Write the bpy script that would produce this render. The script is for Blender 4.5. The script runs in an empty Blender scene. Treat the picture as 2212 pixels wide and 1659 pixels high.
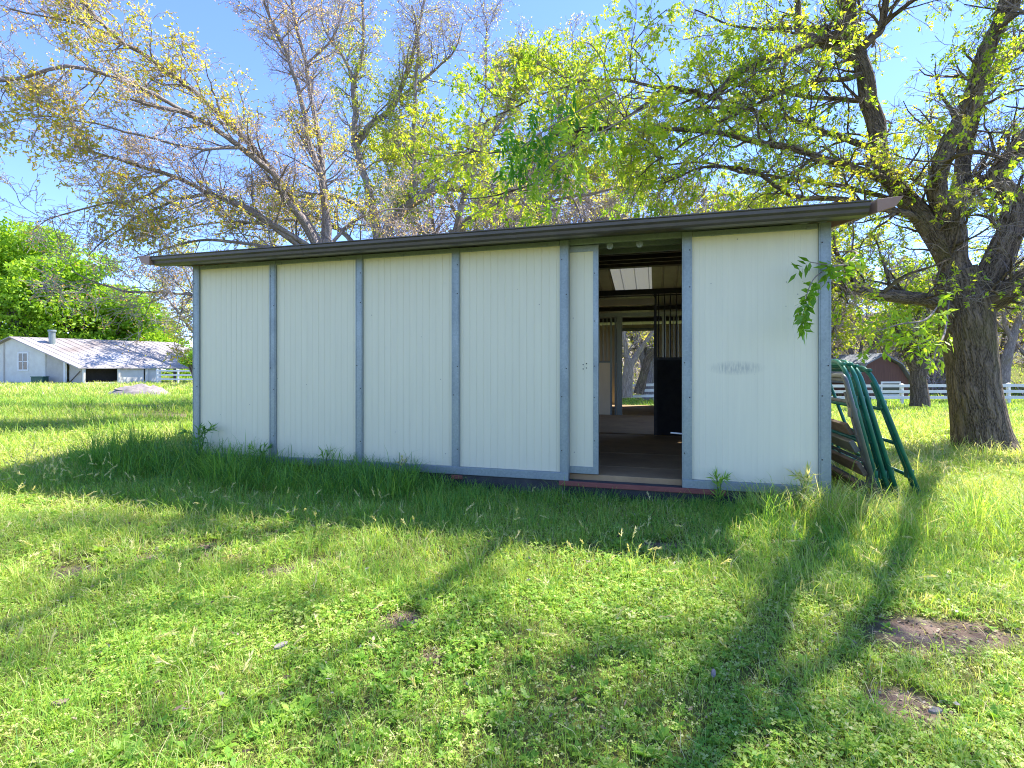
import bpy, math, numpy as np
from mathutils import Vector
S = bpy.context.scene
COL = S.collection
R = np.random.default_rng(7)
HC = 1.30                      # camera height
def P(u, v, Y):                # photo pixel (2212 wide) at a distance Y -> point in the world
    return ((u-1106)/1106*Y, Y, HC-(v-797)/1106*Y)

# ------------------------------------------------------------------ objects
def tag(o, label=None, cat=None, group=None, kind=None):
    if label: o['label'] = label
    if cat: o['category'] = cat
    if group: o['group'] = group
    if kind: o['kind'] = kind
    return o
def empty(name, loc=(0,0,0), rz=0.0):
    o = bpy.data.objects.new(name, None); COL.objects.link(o)
    o.location = loc; o.rotation_euler = (0,0,rz); o.empty_display_size = .2
    return o
def mesh_np(name, V, faces, mat, parent=None, uv=None, tint=None, smooth=False):
    V = np.asarray(V, np.float32)
    me = bpy.data.meshes.new(name)
    faces = [np.asarray(f, np.int32) for f in faces if len(f)]
    loops = np.concatenate([f.ravel() for f in faces])
    sizes = np.concatenate([np.full(len(f), f.shape[1], np.int32) for f in faces])
    me.vertices.add(len(V)); me.vertices.foreach_set('co', V.ravel())
    me.loops.add(len(loops)); me.loops.foreach_set('vertex_index', loops)
    me.polygons.add(len(sizes))
    starts = np.concatenate([[0], np.cumsum(sizes)[:-1]]).astype(np.int32)
    me.polygons.foreach_set('loop_start', starts)
    if smooth: me.polygons.foreach_set('use_smooth', np.ones(len(sizes), bool))
    if uv is not None:
        l = me.uv_layers.new(name='UVMap'); l.data.foreach_set('uv', np.asarray(uv, np.float32)[loops].ravel())
    if tint is not None:
        a = me.attributes.new('tint', 'FLOAT', 'POINT'); a.data.foreach_set('value', np.asarray(tint, np.float32))
    me.update(calc_edges=True)
    me.materials.append(mat)
    o = bpy.data.objects.new(name, me); COL.objects.link(o); o.parent = parent
    return o

class MB:
    def __init__(s): s.v=[]; s.f=[]; s.m=[]
    def box(s, x0,y0,z0,x1,y1,z1, mi=0):
        b=len(s.v)
        s.v += [(x0,y0,z0),(x1,y0,z0),(x1,y1,z0),(x0,y1,z0),(x0,y0,z1),(x1,y0,z1),(x1,y1,z1),(x0,y1,z1)]
        for f in ((3,2,1,0),(4,5,6,7),(0,1,5,4),(1,2,6,5),(2,3,7,6),(3,0,4,7)):
            s.f.append(tuple(b+i for i in f)); s.m.append(mi)
        return s
    def hexa(s, pts, mi=0):     # eight corners: bottom loop then top loop
        b=len(s.v); s.v += [tuple(p) for p in pts]
        for f in ((3,2,1,0),(4,5,6,7),(0,1,5,4),(1,2,6,5),(2,3,7,6),(3,0,4,7)):
            s.f.append(tuple(b+i for i in f)); s.m.append(mi)
        return s
    def prism(s, prof, d, mi=0):  # profile: list of 3D points, extruded by the vector d
        b=len(s.v); n=len(prof)
        s.v += [tuple(p) for p in prof] + [tuple(p[i]+d[i] for i in range(3)) for p in prof]
        s.f.append(tuple(b+i for i in range(n))[::-1]); s.m.append(mi)
        s.f.append(tuple(b+n+i for i in range(n))); s.m.append(mi)
        for i in range(n):
            j=(i+1)%n; s.f.append((b+i,b+j,b+n+j,b+n+i)); s.m.append(mi)
        return s
    def tube(s, pts, r, k=10, mi=0):
        pts=[Vector(p) for p in pts]; b=len(s.v); n=len(pts); ref=None
        for i,p in enumerate(pts):
            t=(pts[min(i+1,n-1)]-pts[max(i-1,0)]).normalized()
            if ref is None: ref = t.orthogonal().normalized()
            ref=(ref-t*ref.dot(t)).normalized(); w=t.cross(ref)
            rr=r[i] if isinstance(r,(list,tuple)) else r
            for a in range(k):
                c=2*math.pi*a/k; s.v.append(tuple(p+ref*rr*math.cos(c)+w*rr*math.sin(c)))
        for i in range(n-1):
            for a in range(k):
                c=(a+1)%k; s.f.append((b+i*k+a,b+i*k+c,b+(i+1)*k+c,b+(i+1)*k+a)); s.m.append(mi)
        s.f.append(tuple(b+a for a in range(k))[::-1]); s.m.append(mi)
        s.f.append(tuple(b+(n-1)*k+a for a in range(k))); s.m.append(mi)
        return s
    def build(s, name, mats, parent=None, bevel=0, smooth=False):
        me=bpy.data.meshes.new(name); me.from_pydata(s.v,[],s.f); me.update()
        for m in (mats if isinstance(mats,(list,tuple)) else [mats]): me.materials.append(m)
        me.polygons.foreach_set('material_index', s.m)
        if smooth: me.shade_smooth(); 
        o=bpy.data.objects.new(name,me); COL.objects.link(o); o.parent=parent
        if bevel:
            md=o.modifiers.new('bevel','BEVEL'); md.width=bevel; md.segments=2; md.limit_method='ANGLE'
        return o

# ------------------------------------------------------------------ materials
class NT:
    def __init__(s,name):
        s.m=bpy.data.materials.new(name); s.m.use_nodes=True; s.t=s.m.node_tree
        s.b=s.t.nodes['Principled BSDF']; s.out=s.t.nodes['Material Output']
    def n(s,t,**kw):
        o=s.t.nodes.new(t)
        for k,v in kw.items():
            if k in o.inputs.keys(): o.inputs[k].default_value=v
            else: setattr(o,k,v)
        return o
    def l(s,a,b): s.t.links.new(a,b)
    def ramp(s,fac,stops,interp='LINEAR'):
        r=s.n('ShaderNodeValToRGB'); e=r.color_ramp.elements; r.color_ramp.interpolation=interp
        while len(e)<len(stops): e.new(.5)
        for i,(p,c) in enumerate(stops):
            e[i].position=p; e[i].color=(c[0],c[1],c[2],1) if hasattr(c,'__len__') else (c,c,c,1)
        s.l(fac,r.inputs[0]); return r.outputs[0]
    def coord(s,scale=(1,1,1),which='Object'):
        c=s.n('ShaderNodeTexCoord'); m=s.n('ShaderNodeMapping'); m.inputs['Scale'].default_value=scale
        s.l(c.outputs[which],m.inputs[0]); return m.outputs[0]
    def noise(s,vec,scale,detail=4,rough=.55):
        n=s.n('ShaderNodeTexNoise'); n.inputs['Scale'].default_value=scale
        n.inputs['Detail'].default_value=detail; n.inputs['Roughness'].default_value=rough
        s.l(vec,n.inputs['Vector']); return n.outputs[0]
    def mix(s,fac,a,b,mode='MIX'):
        m=s.n('ShaderNodeMix',data_type='RGBA',blend_type=mode)
        for sock,val in ((m.inputs[0],fac),(m.inputs[6],a),(m.inputs[7],b)):
            if hasattr(val,'is_linked'): s.l(val,sock)
            elif hasattr(val,'__len__'): sock.default_value=(*val,1)
            else: sock.default_value=val
        return m.outputs[2]
    def bump(s,h,strength=.4,dist=.01):
        b=s.n('ShaderNodeBump'); b.inputs['Strength'].default_value=strength; b.inputs['Distance'].default_value=dist
        s.l(h,b.inputs['Height']); s.l(b.outputs[0],s.b.inputs['Normal'])
    def set(s,**kw):
        for k,v in kw.items():
            i=s.b.inputs[k.replace('_',' ')]
            if hasattr(v,'is_linked'): s.l(v,i)
            elif hasattr(v,'__len__'): i.default_value=(*v,1)
            else: i.default_value=v
        return s
def worn(name, c1, c2, scale=6, rough=.6, metal=0, bump=.15, stretch=(1,1,1)):
    t=NT(name); v=t.coord(stretch); n=t.noise(v,scale,6,.65)
    t.set(Base_Color=t.ramp(n,[(.3,c1),(.7,c2)]),Roughness=rough,Metallic=metal)
    n2=t.noise(v,scale*9,3); t.bump(n2,bump,.004)
    return t.m
def leaf(name, stops, trans=.45, tr_gain=1.5, rough=.5):
    t=NT(name); a=t.n('ShaderNodeAttribute',attribute_name='tint')
    c=t.ramp(a.outputs['Fac'],stops)
    t.set(Base_Color=c,Roughness=rough); t.b.inputs['Specular IOR Level'].default_value=.35
    tl=t.n('ShaderNodeBsdfTranslucent'); g=t.mix(1.0,c,(tr_gain*1.1,tr_gain,tr_gain*.55),'MULTIPLY'); t.l(g,tl.inputs[0])
    mx=t.n('ShaderNodeMixShader'); mx.inputs[0].default_value=trans
    t.l(t.b.outputs[0],mx.inputs[1]); t.l(tl.outputs[0],mx.inputs[2]); t.l(mx.outputs[0],t.out.inputs[0])
    return t.m
def bark(name, dark, light, moss, scale=1.0, furrow=.9):
    t=NT(name)
    def warped(su,sv,amp):
        v=t.coord((su,sv,1),'UV'); wob=t.n('ShaderNodeTexNoise'); wob.inputs['Scale'].default_value=1.1; wob.inputs['Detail'].default_value=3
        t.l(t.coord((4*scale,3*scale,1),'UV'),wob.inputs['Vector'])
        sub=t.n('ShaderNodeVectorMath',operation='MULTIPLY_ADD'); sub.inputs[1].default_value=(amp,amp*.6,0); t.l(wob.outputs['Color'],sub.inputs[0]); t.l(v,sub.inputs[2]); return sub.outputs[0]
    def cells(vec):
        vo=t.n('ShaderNodeTexVoronoi',feature='DISTANCE_TO_EDGE'); vo.inputs['Scale'].default_value=1.0; t.l(vec,vo.inputs['Vector']); return vo.outputs[0]
    h1=t.ramp(cells(warped(11.5*scale,1.9*scale,2.0)),[(0.0,0.0),(.10,.30),(.26,.85),(.5,1.0)])
    h2=t.ramp(cells(warped(34*scale,6*scale,2.0)),[(0.0,0.0),(.2,.8),(.5,1.0)])
    fine=t.noise(t.coord((90*scale,22*scale,1),'UV'),1.0,5)
    h=t.mix(.30,h1,h2)
    col=t.mix(h,dark,light); col=t.mix(t.ramp(fine,[(.4,.0),(.75,.6)]),col,tuple(min(1,c*1.6) for c in light))
    big=t.noise(t.coord((1.6,.9,1),'UV'),1.4,4)
    col=t.mix(t.ramp(big,[(.54,0.0),(.70,.5)]),col,moss)
    t.set(Base_Color=col,Roughness=.9); t.b.inputs['Specular IOR Level'].default_value=.2
    hh=t.mix(.22,h,fine); t.bump(hh,furrow,.05/scale)
    return t.m

M={}
# cream wall panel: faint streaks and dirt
def panel_mat(name, base, smudge=None):
    t=NT(name); v=t.coord((9,9,.7)); n=t.noise(v,1.6,5,.6)
    c=t.ramp(n,[(.25,tuple(x*.93 for x in base)),(.75,base)])
    n2=t.noise(t.coord((1,1,1)),3.5,6,.7)
    c=t.mix(t.ramp(n2,[(.62,0.0),(.85,.35)]),c,(.46,.44,.36))
    vl=t.n('ShaderNodeTexVoronoi'); vl.inputs['Scale'].default_value=5.5; t.l(t.coord(),vl.inputs['Vector'])
    c=t.mix(t.ramp(vl.outputs[0],[(.028,.7),(.045,0.0)]),c,(.25,.23,.2))
    if smudge:
        x,z,sx,sz=smudge
        co=t.n('ShaderNodeTexCoord'); mp=t.n('ShaderNodeMapping'); mp.inputs['Location'].default_value=(-x/sx,0,-z/sz); mp.inputs['Scale'].default_value=(1/sx,0,1/sz)
        t.l(co.outputs['Object'],mp.inputs[0]); g=t.n('ShaderNodeTexGradient',gradient_type='SPHERICAL'); t.l(mp.outputs[0],g.inputs[0])
        st=t.noise(t.coord((46,1,6)),1.7,5,.7)
        m=t.n('ShaderNodeMath',operation='MULTIPLY'); t.l(t.ramp(g.outputs[0],[(0,0.0),(.8,.75)]),m.inputs[0]); t.l(t.ramp(st,[(.38,.05),(.62,1.0)]),m.inputs[1])
        c=t.mix(m.outputs[0],c,(.22,.22,.21))
    t.set(Base_Color=c,Roughness=.42); t.bump(t.noise(t.coord((2,2,2)),2.5,3),.12,.01)
    return t.m
M['panel']=panel_mat('cream_panel',(.71,.65,.45))
M['panel_smudge']=panel_mat('cream_panel_smudged',(.74,.68,.49),smudge=(6.52,1.31,.28,.075))
def galv():
    t=NT('galvanised_steel'); v=t.coord()
    vo=t.n('ShaderNodeTexVoronoi'); vo.inputs['Scale'].default_value=60; t.l(v,vo.inputs['Vector'])
    c=t.ramp(vo.outputs['Color'],[(.1,(.235,.275,.268)),(.9,(.285,.325,.315))])
    n=t.noise(t.coord((1,1,.5)),4,5,.65); c=t.mix(t.ramp(n,[(.5,0.0),(.8,.5)]),c,(.17,.195,.21))
    t.set(Base_Color=c,Roughness=t.ramp(n,[(.3,.34),(.7,.55)]),Metallic=.4); return t.m
M['galv']=galv()
M['screw']=worn('dark_screw',(.03,.03,.03),(.08,.07,.06),20,.5,.6)
M['gutter']=worn('brown_gutter',(.055,.046,.042),(.080,.067,.061),5,.38,.1,.05)
M['rake']=worn('brown_trim',(.24,.13,.075),(.31,.18,.11),5,.45,.1,.05)
M['soffit']=worn('dark_soffit',(.05,.05,.05),(.09,.09,.085),4,.6)
M['roofsheet']=worn('roof_sheet',(.17,.175,.18),(.25,.255,.26),3,.5,.2,.05)
M['darksteel']=worn('dark_steel',(.022,.021,.020),(.05,.046,.042),9,.5,.3)
M['blackboard']=worn('black_stall_board',(.012,.011,.010),(.028,.025,.022),8,.75,0,.3)
M['tanboard']=worn('tan_stall_board',(.62,.50,.33),(.74,.62,.44),3,.6,0,.2,(1,1,.3))
M['mat_floor']=worn('stall_floor',(.25,.15,.07),(.40,.26,.125),2.2,.85,0,.4)
M['sillwood']=worn('red_brown_sill',(.16,.042,.03),(.27,.085,.06),7,.7,0,.4,(.4,1,1))
M['footing']=worn('dark_footing',(.03,.03,.03),(.08,.075,.07),6,.85,0,.5)
def skylight_mat():
    t=NT('fibreglass_skylight'); t.set(Base_Color=(.85,.86,.82),Roughness=.35)
    tr=t.n('ShaderNodeBsdfTransparent'); tl=t.n('ShaderNodeBsdfTranslucent'); tl.inputs[0].default_value=(.30,.30,.28,1)
    tr.inputs[0].default_value=(.40,.41,.39,1)
    m1=t.n('ShaderNodeMixShader'); m1.inputs[0].default_value=.5; t.l(tr.outputs[0],m1.inputs[1]); t.l(tl.outputs[0],m1.inputs[2])
    m2=t.n('ShaderNodeMixShader'); m2.inputs[0].default_value=.15; t.l(m1.outputs[0],m2.inputs[1]); t.l(t.b.outputs[0],m2.inputs[2])
    t.l(m2.outputs[0],t.out.inputs[0]); return t.m
M['skylight']=skylight_mat()
M['green_paint']=worn('green_gate_paint',(.005,.095,.068),(.012,.165,.115),7,.4,.1,.15)
M['grey_paint']=worn('grey_gate_paint',(.07,.08,.08),(.13,.14,.14),7,.45,.3,.15)
M['old_wood']=worn('weathered_wood',(.07,.05,.036),(.15,.115,.085),5,.85,0,.5,(1,1,4))
M['white']=worn('white_paint',(.70,.69,.66),(.80,.79,.77),3,.6,0,.1)
M['offwhite']=worn('off_white_siding',(.60,.57,.50),(.72,.70,.63),1.5,.7,0,.2)
M['dull_board']=worn('dull_siding',(.42,.38,.32),(.52,.48,.42),2,.8)  # siding a tone darker than the off-white walls
M['tin']=worn('tin_roof',(.22,.17,.145),(.44,.43,.43),.32,.5,.2,.2,(1,.6,1))  # brown mottling painted in place of tree shade over the roof
M['shade_black']=worn('painted_shade',(.015,.013,.012),(.03,.028,.025),3,.9)  # near-black, colours in the shade under the lean-to eave
M['glass']=NT('window_glass').set(Base_Color=(.05,.06,.07),Roughness=.08).m
M['greenbox']=worn('green_metal_box',(.02,.07,.06),(.03,.10,.08),4,.5)
M['redbarn']=worn('red_brown_siding',(.095,.042,.033),(.15,.07,.05),2,.8,0,.3,(6,6,.4))
M['shingle']=worn('grey_shingle',(.14,.15,.17),(.24,.26,.29),3,.85)
M['rubble']=worn('pale_rubble',(.14,.12,.115),(.30,.265,.255),7,.9,0,.6)
M['drywood']=worn('dry_wood_chip',(.38,.34,.29),(.60,.56,.50),20,.8)
M['drysoil']=worn('dry_leaf_litter',(.12,.085,.06),(.30,.22,.17),20,.9)
M['bark_big']=bark('furrowed_bark',(.012,.009,.007),(.235,.18,.135),(.16,.14,.045),1.0,1.0)
M['bark_grey']=bark('grey_bark',(.09,.072,.063),(.34,.29,.265),(.21,.18,.07),1.3,.7)
M['twig']=worn('grey_twig',(.30,.25,.25),(.44,.38,.38),3,.8)
M['twig_brown']=worn('brown_twig',(.17,.135,.12),(.28,.23,.20),3,.8)

# ------------------------------------------------------------------ noise in numpy
def vnoise(p, f, seed=0):
    r=np.random.default_rng(seed); out=np.zeros(len(p)); tot=0
    for k in range(5):
        a=r.normal(size=(p.shape[1],)); a*=f*(1+.55*k)/np.linalg.norm(a)
        b=r.normal(size=(p.shape[1],)); b*=f*(1+.55*k)/np.linalg.norm(b)
        w=1/(1+.4*k); out+=w*np.sin(p@a+r.uniform(0,6.28)+1.3*np.sin(p@b+r.uniform(0,6.28))); tot+=w
    return out/tot
def sstep(x,a,b):
    t=np.clip((x-a)/(b-a),0,1); return t*t*(3-2*t)
def gz(x,y):
    x=np.asarray(x,float); y=np.asarray(y,float)
    right=sstep(x,-3,5)
    z=-.031*np.clip(y-11,0,22)*right
    hill=np.minimum(.20*np.clip(y-40,0,None),13)*sstep(x,-22,6)
    p=np.stack([x.ravel(),y.ravel()],1)
    near=sstep(np.hypot(x,y),1,6)
    und=(.045*vnoise(p,.9,1)+.02*vnoise(p,2.3,2)).reshape(x.shape)*(.5+.5*near)
    lft=.12*sstep(-x,3.6,5.2)*sstep(y,5.0,6.8)*(1-sstep(y,14,22))
    return z+hill+und-.02+lft

# ------------------------------------------------------------------ barn frame
A0=np.array([-4.125,6.69]); ANG=math.atan2(-.273,.962)
EX=np.array([math.cos(ANG),math.sin(ANG)]); EY=np.array([-math.sin(ANG),math.cos(ANG)])
def to_barn(x,y):
    dx=x-A0[0]; dy=y-A0[1]; return dx*EX[0]+dy*EX[1], dx*EY[0]+dy*EY[1]
def barn_pt(lx,ly,z=0): return (A0[0]+lx*EX[0]+ly*EY[0], A0[1]+lx*EX[1]+ly*EY[1], z)
LB=7.29; BAY=LB/6; DB=10.97; ZB=.22; ZT=2.64
barn=empty('horse_barn',(A0[0],A0[1],0),ANG)
tag(barn,'long cream panelled horse barn with galvanised posts, brown gutter and a half open sliding door','barn')
def panel(x0,x1,y,mat,name='wall_panel',pitch=.081,deep=.0028,z0=ZB,z1=ZT,parent=barn,thick=.04):
    prof=[(x0,y,z0)]; x=x0+pitch*.6
    while x<x1-.02:
        prof += [(x-.0045,y,z0),(x-.0015,y+deep,z0),(x+.0015,y+deep,z0),(x+.0045,y,z0)]; x+=pitch
    prof += [(x1,y,z0),(x1,y+thick,z0),(x0,y+thick,z0)]
    m=MB(); m.prism(prof,(0,0,z1-z0)); return m.build(name,mat,parent)
for i in range(6):
    if i==4: continue
    last=i==5
    panel(i*BAY+.03,(i+1)*BAY-.03,.0,M['panel_smudge'] if last else M['panel'],pitch=.052 if last else .081,deep=.0014 if last else .0028)
for i in range(7):
    w=.05 if i in(0,6) else .046
    cx=i*BAY+(.02 if i==0 else -.02 if i==6 else 0)
    m=MB(); m.box(cx-w,-.028,ZB-.08 if i not in (0,6) else -.1,cx+w,.06,ZT)
    m.box(cx-w+.012,-.0315,ZB+.004,cx-w+.018,-.028,ZT-.03); m.box(cx+w-.018,-.0315,ZB+.004,cx+w-.012,-.028,ZT-.03)
    for zz in (.45,1.05,1.33,2.1,2.45):
        dz=R.uniform(-.04,.04); sx=R.choice([-1,1])*.024
        m.tube([(cx+sx,-.030,zz+dz),(cx+sx,-.036,zz+dz)],.0065,8,1)
    m.build('post',[M['galv'],M['screw']],barn,bevel=.004)
# rails at the bottom and the head of the wall
m=MB(); m.box(.07,-.036,ZB-.085,4*BAY+.046,.05,ZB-.001); m.box(5*BAY-.046,-.036,ZB-.085,LB-.07,.05,ZB-.001); m.build('bottom_rail',M['galv'],barn,bevel=.005)
m=MB(); m.box(.07,-.020,ZT-.05,4*BAY-.05,-.003,ZT); m.box(5*BAY+.05,-.020,ZT-.05,LB-.08,-.003,ZT)
for x in np.arange(.5,LB,.83):
    if 4*BAY<x<5*BAY: continue
    m.box(x-.02,-.034,ZT-.056,x+.02,-.0205,ZT-.03)
m.build('head_rail',M['galv'],barn,bevel=.003)
m=MB(); m.box(.0,-.010,-.05,LB,.10,ZB-.088); m.build('footing',M['footing'],barn,bevel=.01)
m=MB(); m.box(4*BAY-.05,-.062,ZB-.130,5*BAY+.35,-.0375,ZB-.080)
m.build('threshold',M['sillwood'],barn,bevel=.006)
m=MB(); m.box(3*BAY-.045,-.05,ZB-.135,3*BAY+.09,-.037,ZB-.09); m.build('bracket',M['sillwood'],barn,bevel=.006)
# sliding door, slid left behind bay four
dx1=5.205; dx0=dx1-1.22
sd=panel(dx0+.05,dx1-.055,.075,M['panel'],'sliding_door',pitch=.081,z0=ZB+.055,z1=ZT-.11)
m=MB()
m.box(dx1-.055,.066,ZB-.02,dx1,.122,ZT-.045); m.box(dx0,.066,ZB-.02,dx0+.05,.122,ZT-.045)
m.box(dx0+.05,.066,ZB-.02,dx1-.055,.122,ZB+.055); m.box(dx0+.05,.066,ZT-.11,dx1-.055,.122,ZT-.045)
for zz in (.55,1.0,1.33,1.8,2.3): m.tube([(dx1-.042,.067,zz),(dx1-.042,.060,zz)],.006,8,1)
m.build('door_frame',[M['galv'],M['screw']],sd,bevel=.004)
for a,b in ((0,0),(.035,.01),(.0,-.045),(.035,-.035)):
    m=MB(); m.tube([(5.045+a,.077,1.345+b),(5.045+a,.071,1.345+b)],.0065,8); m.build('bolt_hole',M['screw'],sd)
m=MB(); m.box(4*BAY-.9,.02,ZT-.04,5*BAY+.3,.062,ZT+.02); m.build('door_track',M['galv'],barn,bevel=.004)
for x in (5.32,5.62):
    m=MB(); m.tube([(x,.09,ZT-.06),(x,.12,ZT-.06)],.035,14); m.box(x-.012,.085,ZT-.07,x+.012,.09,ZT+.03); m.build('door_roller',M['galv'],barn)
# gutter: ogee profile
ZG=2.59
prof=[(0,-.30,ZG),(0,-.385,ZG),(0,-.405,ZG+.02),(0,-.412,ZG+.055),(0,-.432,ZG+.075),(0,-.436,ZG+.112),(0,-.448,ZG+.118),(0,-.448,ZG+.130),(0,-.420,ZG+.130),(0,-.418,ZG+.085),(0,-.385,ZG+.02),(0,-.31,ZG+.02),(0,-.31,ZG+.13),(0,-.30,ZG+.13)]
prof=[(a,b,ZG+(c-ZG)*.8) for a,b,c in prof]
m=MB(); m.prism([(-.24,p[1],p[2]) for p in prof],(LB+.44,0,0))
for x in (1.9,4.4): m.prism([(x,p[1]*1.004-.001,p[2]-.002) for p in prof[:8]]+[(x,-.29,ZG+.09)],(.05,0,0))
m.build('gutter',M['gutter'],barn,bevel=.002)
RS=.150                     # roof pitch
yr=DB/2; zr=ZT+.10+RS*yr
def roofz(y): return zr-RS*abs(y-yr)
# corrugated roof sheets (thin solid), front and back slope, with an opening for the skylight
def roof_sheet(x0,x1,y0,y1,mat,name,parent,thick=.012):
    xs=[];hs=[]
    x=x0
    while x<x1-1e-6:
        for dx_,h in ((0,0),(.20,0),(.218,.022),(.245,.022),(.262,0)):
            if x+dx_<x1: xs.append(x+dx_); hs.append(h)
        x+=.30
    xs.append(x1); hs.append(0)
    b=MB(); n=len(xs)
    for y in (y0,y1):
        for dz in (0,thick):
            b.v += [(xs[i],y,roofz(y)+hs[i]+dz) for i in range(n)]
    def q(*f): b.f.append(f); b.m.append(0)
    for i in range(n-1):
        q(i,i+1,2*n+i+1,2*n+i); q(n+i,3*n+i,3*n+i+1,n+i+1); q(i,n+i,n+i+1,i+1); q(2*n+i,2*n+i+1,3*n+i+1,3*n+i)
    q(0,2*n,3*n,n); q(n-1,2*n-1,4*n-1,3*n-1)
    return b.build(name,mat,parent)
X0,X1=-.43,LB+.43
roof_sheet(X0+.16,X1-.16,-.33,yr,M['roofsheet'],'roof',barn)
roof_sheet(X0+.16,4.80,yr,DB+.33,M['roofsheet'],'roof',barn)
roof_sheet(5.68,X1-.16,yr,DB+.33,M['roofsheet'],'roof',barn)
roof_sheet(4.80,5.68,yr,5.75,M['roofsheet'],'roof',barn)
roof_sheet(4.80,5.68,7.7,DB+.33,M['roofsheet'],'roof',barn)
roof_sheet(4.80,5.68,5.75,7.7,M['skylight'],'skylight',barn,.004)
# rake trims with a mitred front end
for s in (-1,1):
    xo=X0 if s<0 else X1; xi=xo-s*.19
    b=MB()
    for (ya,yb) in ((-.452,yr),(yr,DB+.40)):
        za,zb=(ZG+.102 if ya<0 else roofz(ya)+.045),(ZG+.102 if yb<0 else roofz(yb)+.045)
        if ya<0: za=ZG+.104
        if yb>DB: zb=ZG+.104
        lo=[(xi,ya,za-.11),(xo-s*.06,ya,za-.075),(xo-s*.06,yb,zb-.075),(xi,yb,zb-.11)]
        hi=[(xi,ya,za),(xo,ya,za+.012),(xo,yb,zb+.012),(xi,yb,zb)]
        b.hexa(lo+hi)
    b.build('rake_trim',M['rake'],barn,bevel=.006)
# soffit boards and outriggers under the eave
m=MB(); m.box(X0+.19,-.299,ZT+.004,X1-.19,-.04,ZT+.016); m.build('soffit',M['soffit'],barn)
m=MB()
for y in (1.1,2.35,3.6,4.8,5.735-.06,7.78,9.1,10.35):
    zz=roofz(y)-.012
    m.box(X0+.2,y-.03,zz-.11,X1-.2,y+.03,zz)
m.build('purlin',M['darksteel'],barn)
m=MB(); m.box(.12,yr-.06,zr-.17,LB-.12,yr+.06,zr-.02)
m.build('ridge_beam',M['darksteel'],barn)
m=MB()
for y in (.5,1.05): m.box(4*BAY-.3,y-.03,2.60+.1*y,LB-.15,y+.03,2.70+.1*y)
m.build('door_header',M['galv'],barn,bevel=.004)
# side and back walls
def sidewall(x0,x1,name):    # the aisle between the stalls is open at both ends
    d=(x1-x0,0,0)
    b=MB(); b.prism([(x0,.07,-.02),(x0,3.72,-.02),(x0,3.72,roofz(3.72)-.06),(x0,.07,ZT+.05)],d); b.build(name,M['panel'],barn)
    b=MB(); b.prism([(x0,7.25,-.02),(x0,DB-.05,-.02),(x0,DB-.05,ZT+.05),(x0,7.25,roofz(7.25)-.06)],d); b.build(name,M['panel'],barn)
    b=MB(); b.prism([(x0,3.722,2.5),(x0,7.248,2.5),(x0,7.248,roofz(7.25)-.06),(x0,yr,zr-.06),(x0,3.722,roofz(3.72)-.06)],d); b.build(name,M['panel'],barn)
sidewall(.03,.07,'side_wall'); sidewall(LB-.07,LB-.03,'side_wall')
m=MB(); m.box(.08,DB-.04,-.02,4.60,DB,ZT+.03); m.box(5.72,DB-.04,-.02,LB-.08,DB,ZT+.03); m.box(4.60,DB-.04,2.47,5.72,DB,ZT+.03); m.build('back_wall',M['panel'],barn)
m=MB(); m.box(4.55,DB-.07,.1,4.62,DB-.041,2.47); m.box(5.70,DB-.07,.1,5.77,DB-.041,2.47); m.box(4.55,DB-.08,2.47,5.77,DB-.041,2.56); m.build('back_door_frame',M['galv'],barn)
for i in range(1,6):
    m=MB(); m.box(LB-.13,i*1.83-.04,.15,LB-.072,i*1.83+.04,roofz(i*1.83)-.15); m.build('frame_post',M['galv'],barn)
# floor, in three mats with dark seams
for (ya,yb) in ((.10,.62),(.64,1.58),(1.62,3.60),(3.72,7.25),(7.37,10.9)):
    m=MB(); m.box(.09,ya,.05,LB-.09,yb,.19+R.uniform(-.004,.004)); m.build('floor_mat',M['mat_floor'],barn,bevel=.006)
# stall partitions
def bars(m,x0,x1,y,z0,z1,step=.095,r=.011):
    for x in np.arange(x0+step/2,x1,step): m.tube([(x,y,z0),(x,y,z1)],r,6)
def partition(y,segs,lower,top,rail,zl=1.45,zt=2.56):
    pr=MB(); pr.box(.09,y-.04,zt,LB-.09,y+.04,zt+.09); o=pr.build('stall_partition',rail,barn)
    for (x0,x1) in segs:
        b=MB(); b.box(x0,y-.025,.19,x1,y+.025,zl); b.build('stall_board',lower,o)
        b=MB(); bars(b,x0+.03,x1-.03,y,zl,zt); b.box(x0,y-.03,zl,x1,y+.03,zl+.045); b.box(x0,y-.028,.19,x0+.045,y+.028,zt); b.box(x1-.045,y-.028,.19,x1,y+.028,zt)
        b.build('bar_grille',top,o)
    return o
partition(3.66,[(5.74,6.50),(6.55,LB-.1),(.1,3.9)],M['blackboard'],M['darksteel'],M['darksteel'])
partition(7.31,[(.1,2.4),(2.45,4.74),(4.80,4.98),(5.9,LB-.1)],M['tanboard'],M['galv'],M['galv'])
m=MB(); m.box(4.86,7.25,.19,4.94,7.285,2.56); m.build('partition_post',M['galv'],barn)
m=MB(); m.box(4.3,3.60,2.38,5.75,3.64,2.50); m.build('sliding_track',M['tanboard'],barn)
m=MB(); m.tube([(6.045,.35,.62),(5.93,.36,.625)],.008,8); m.build('door_latch',M['white'],barn)

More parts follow.
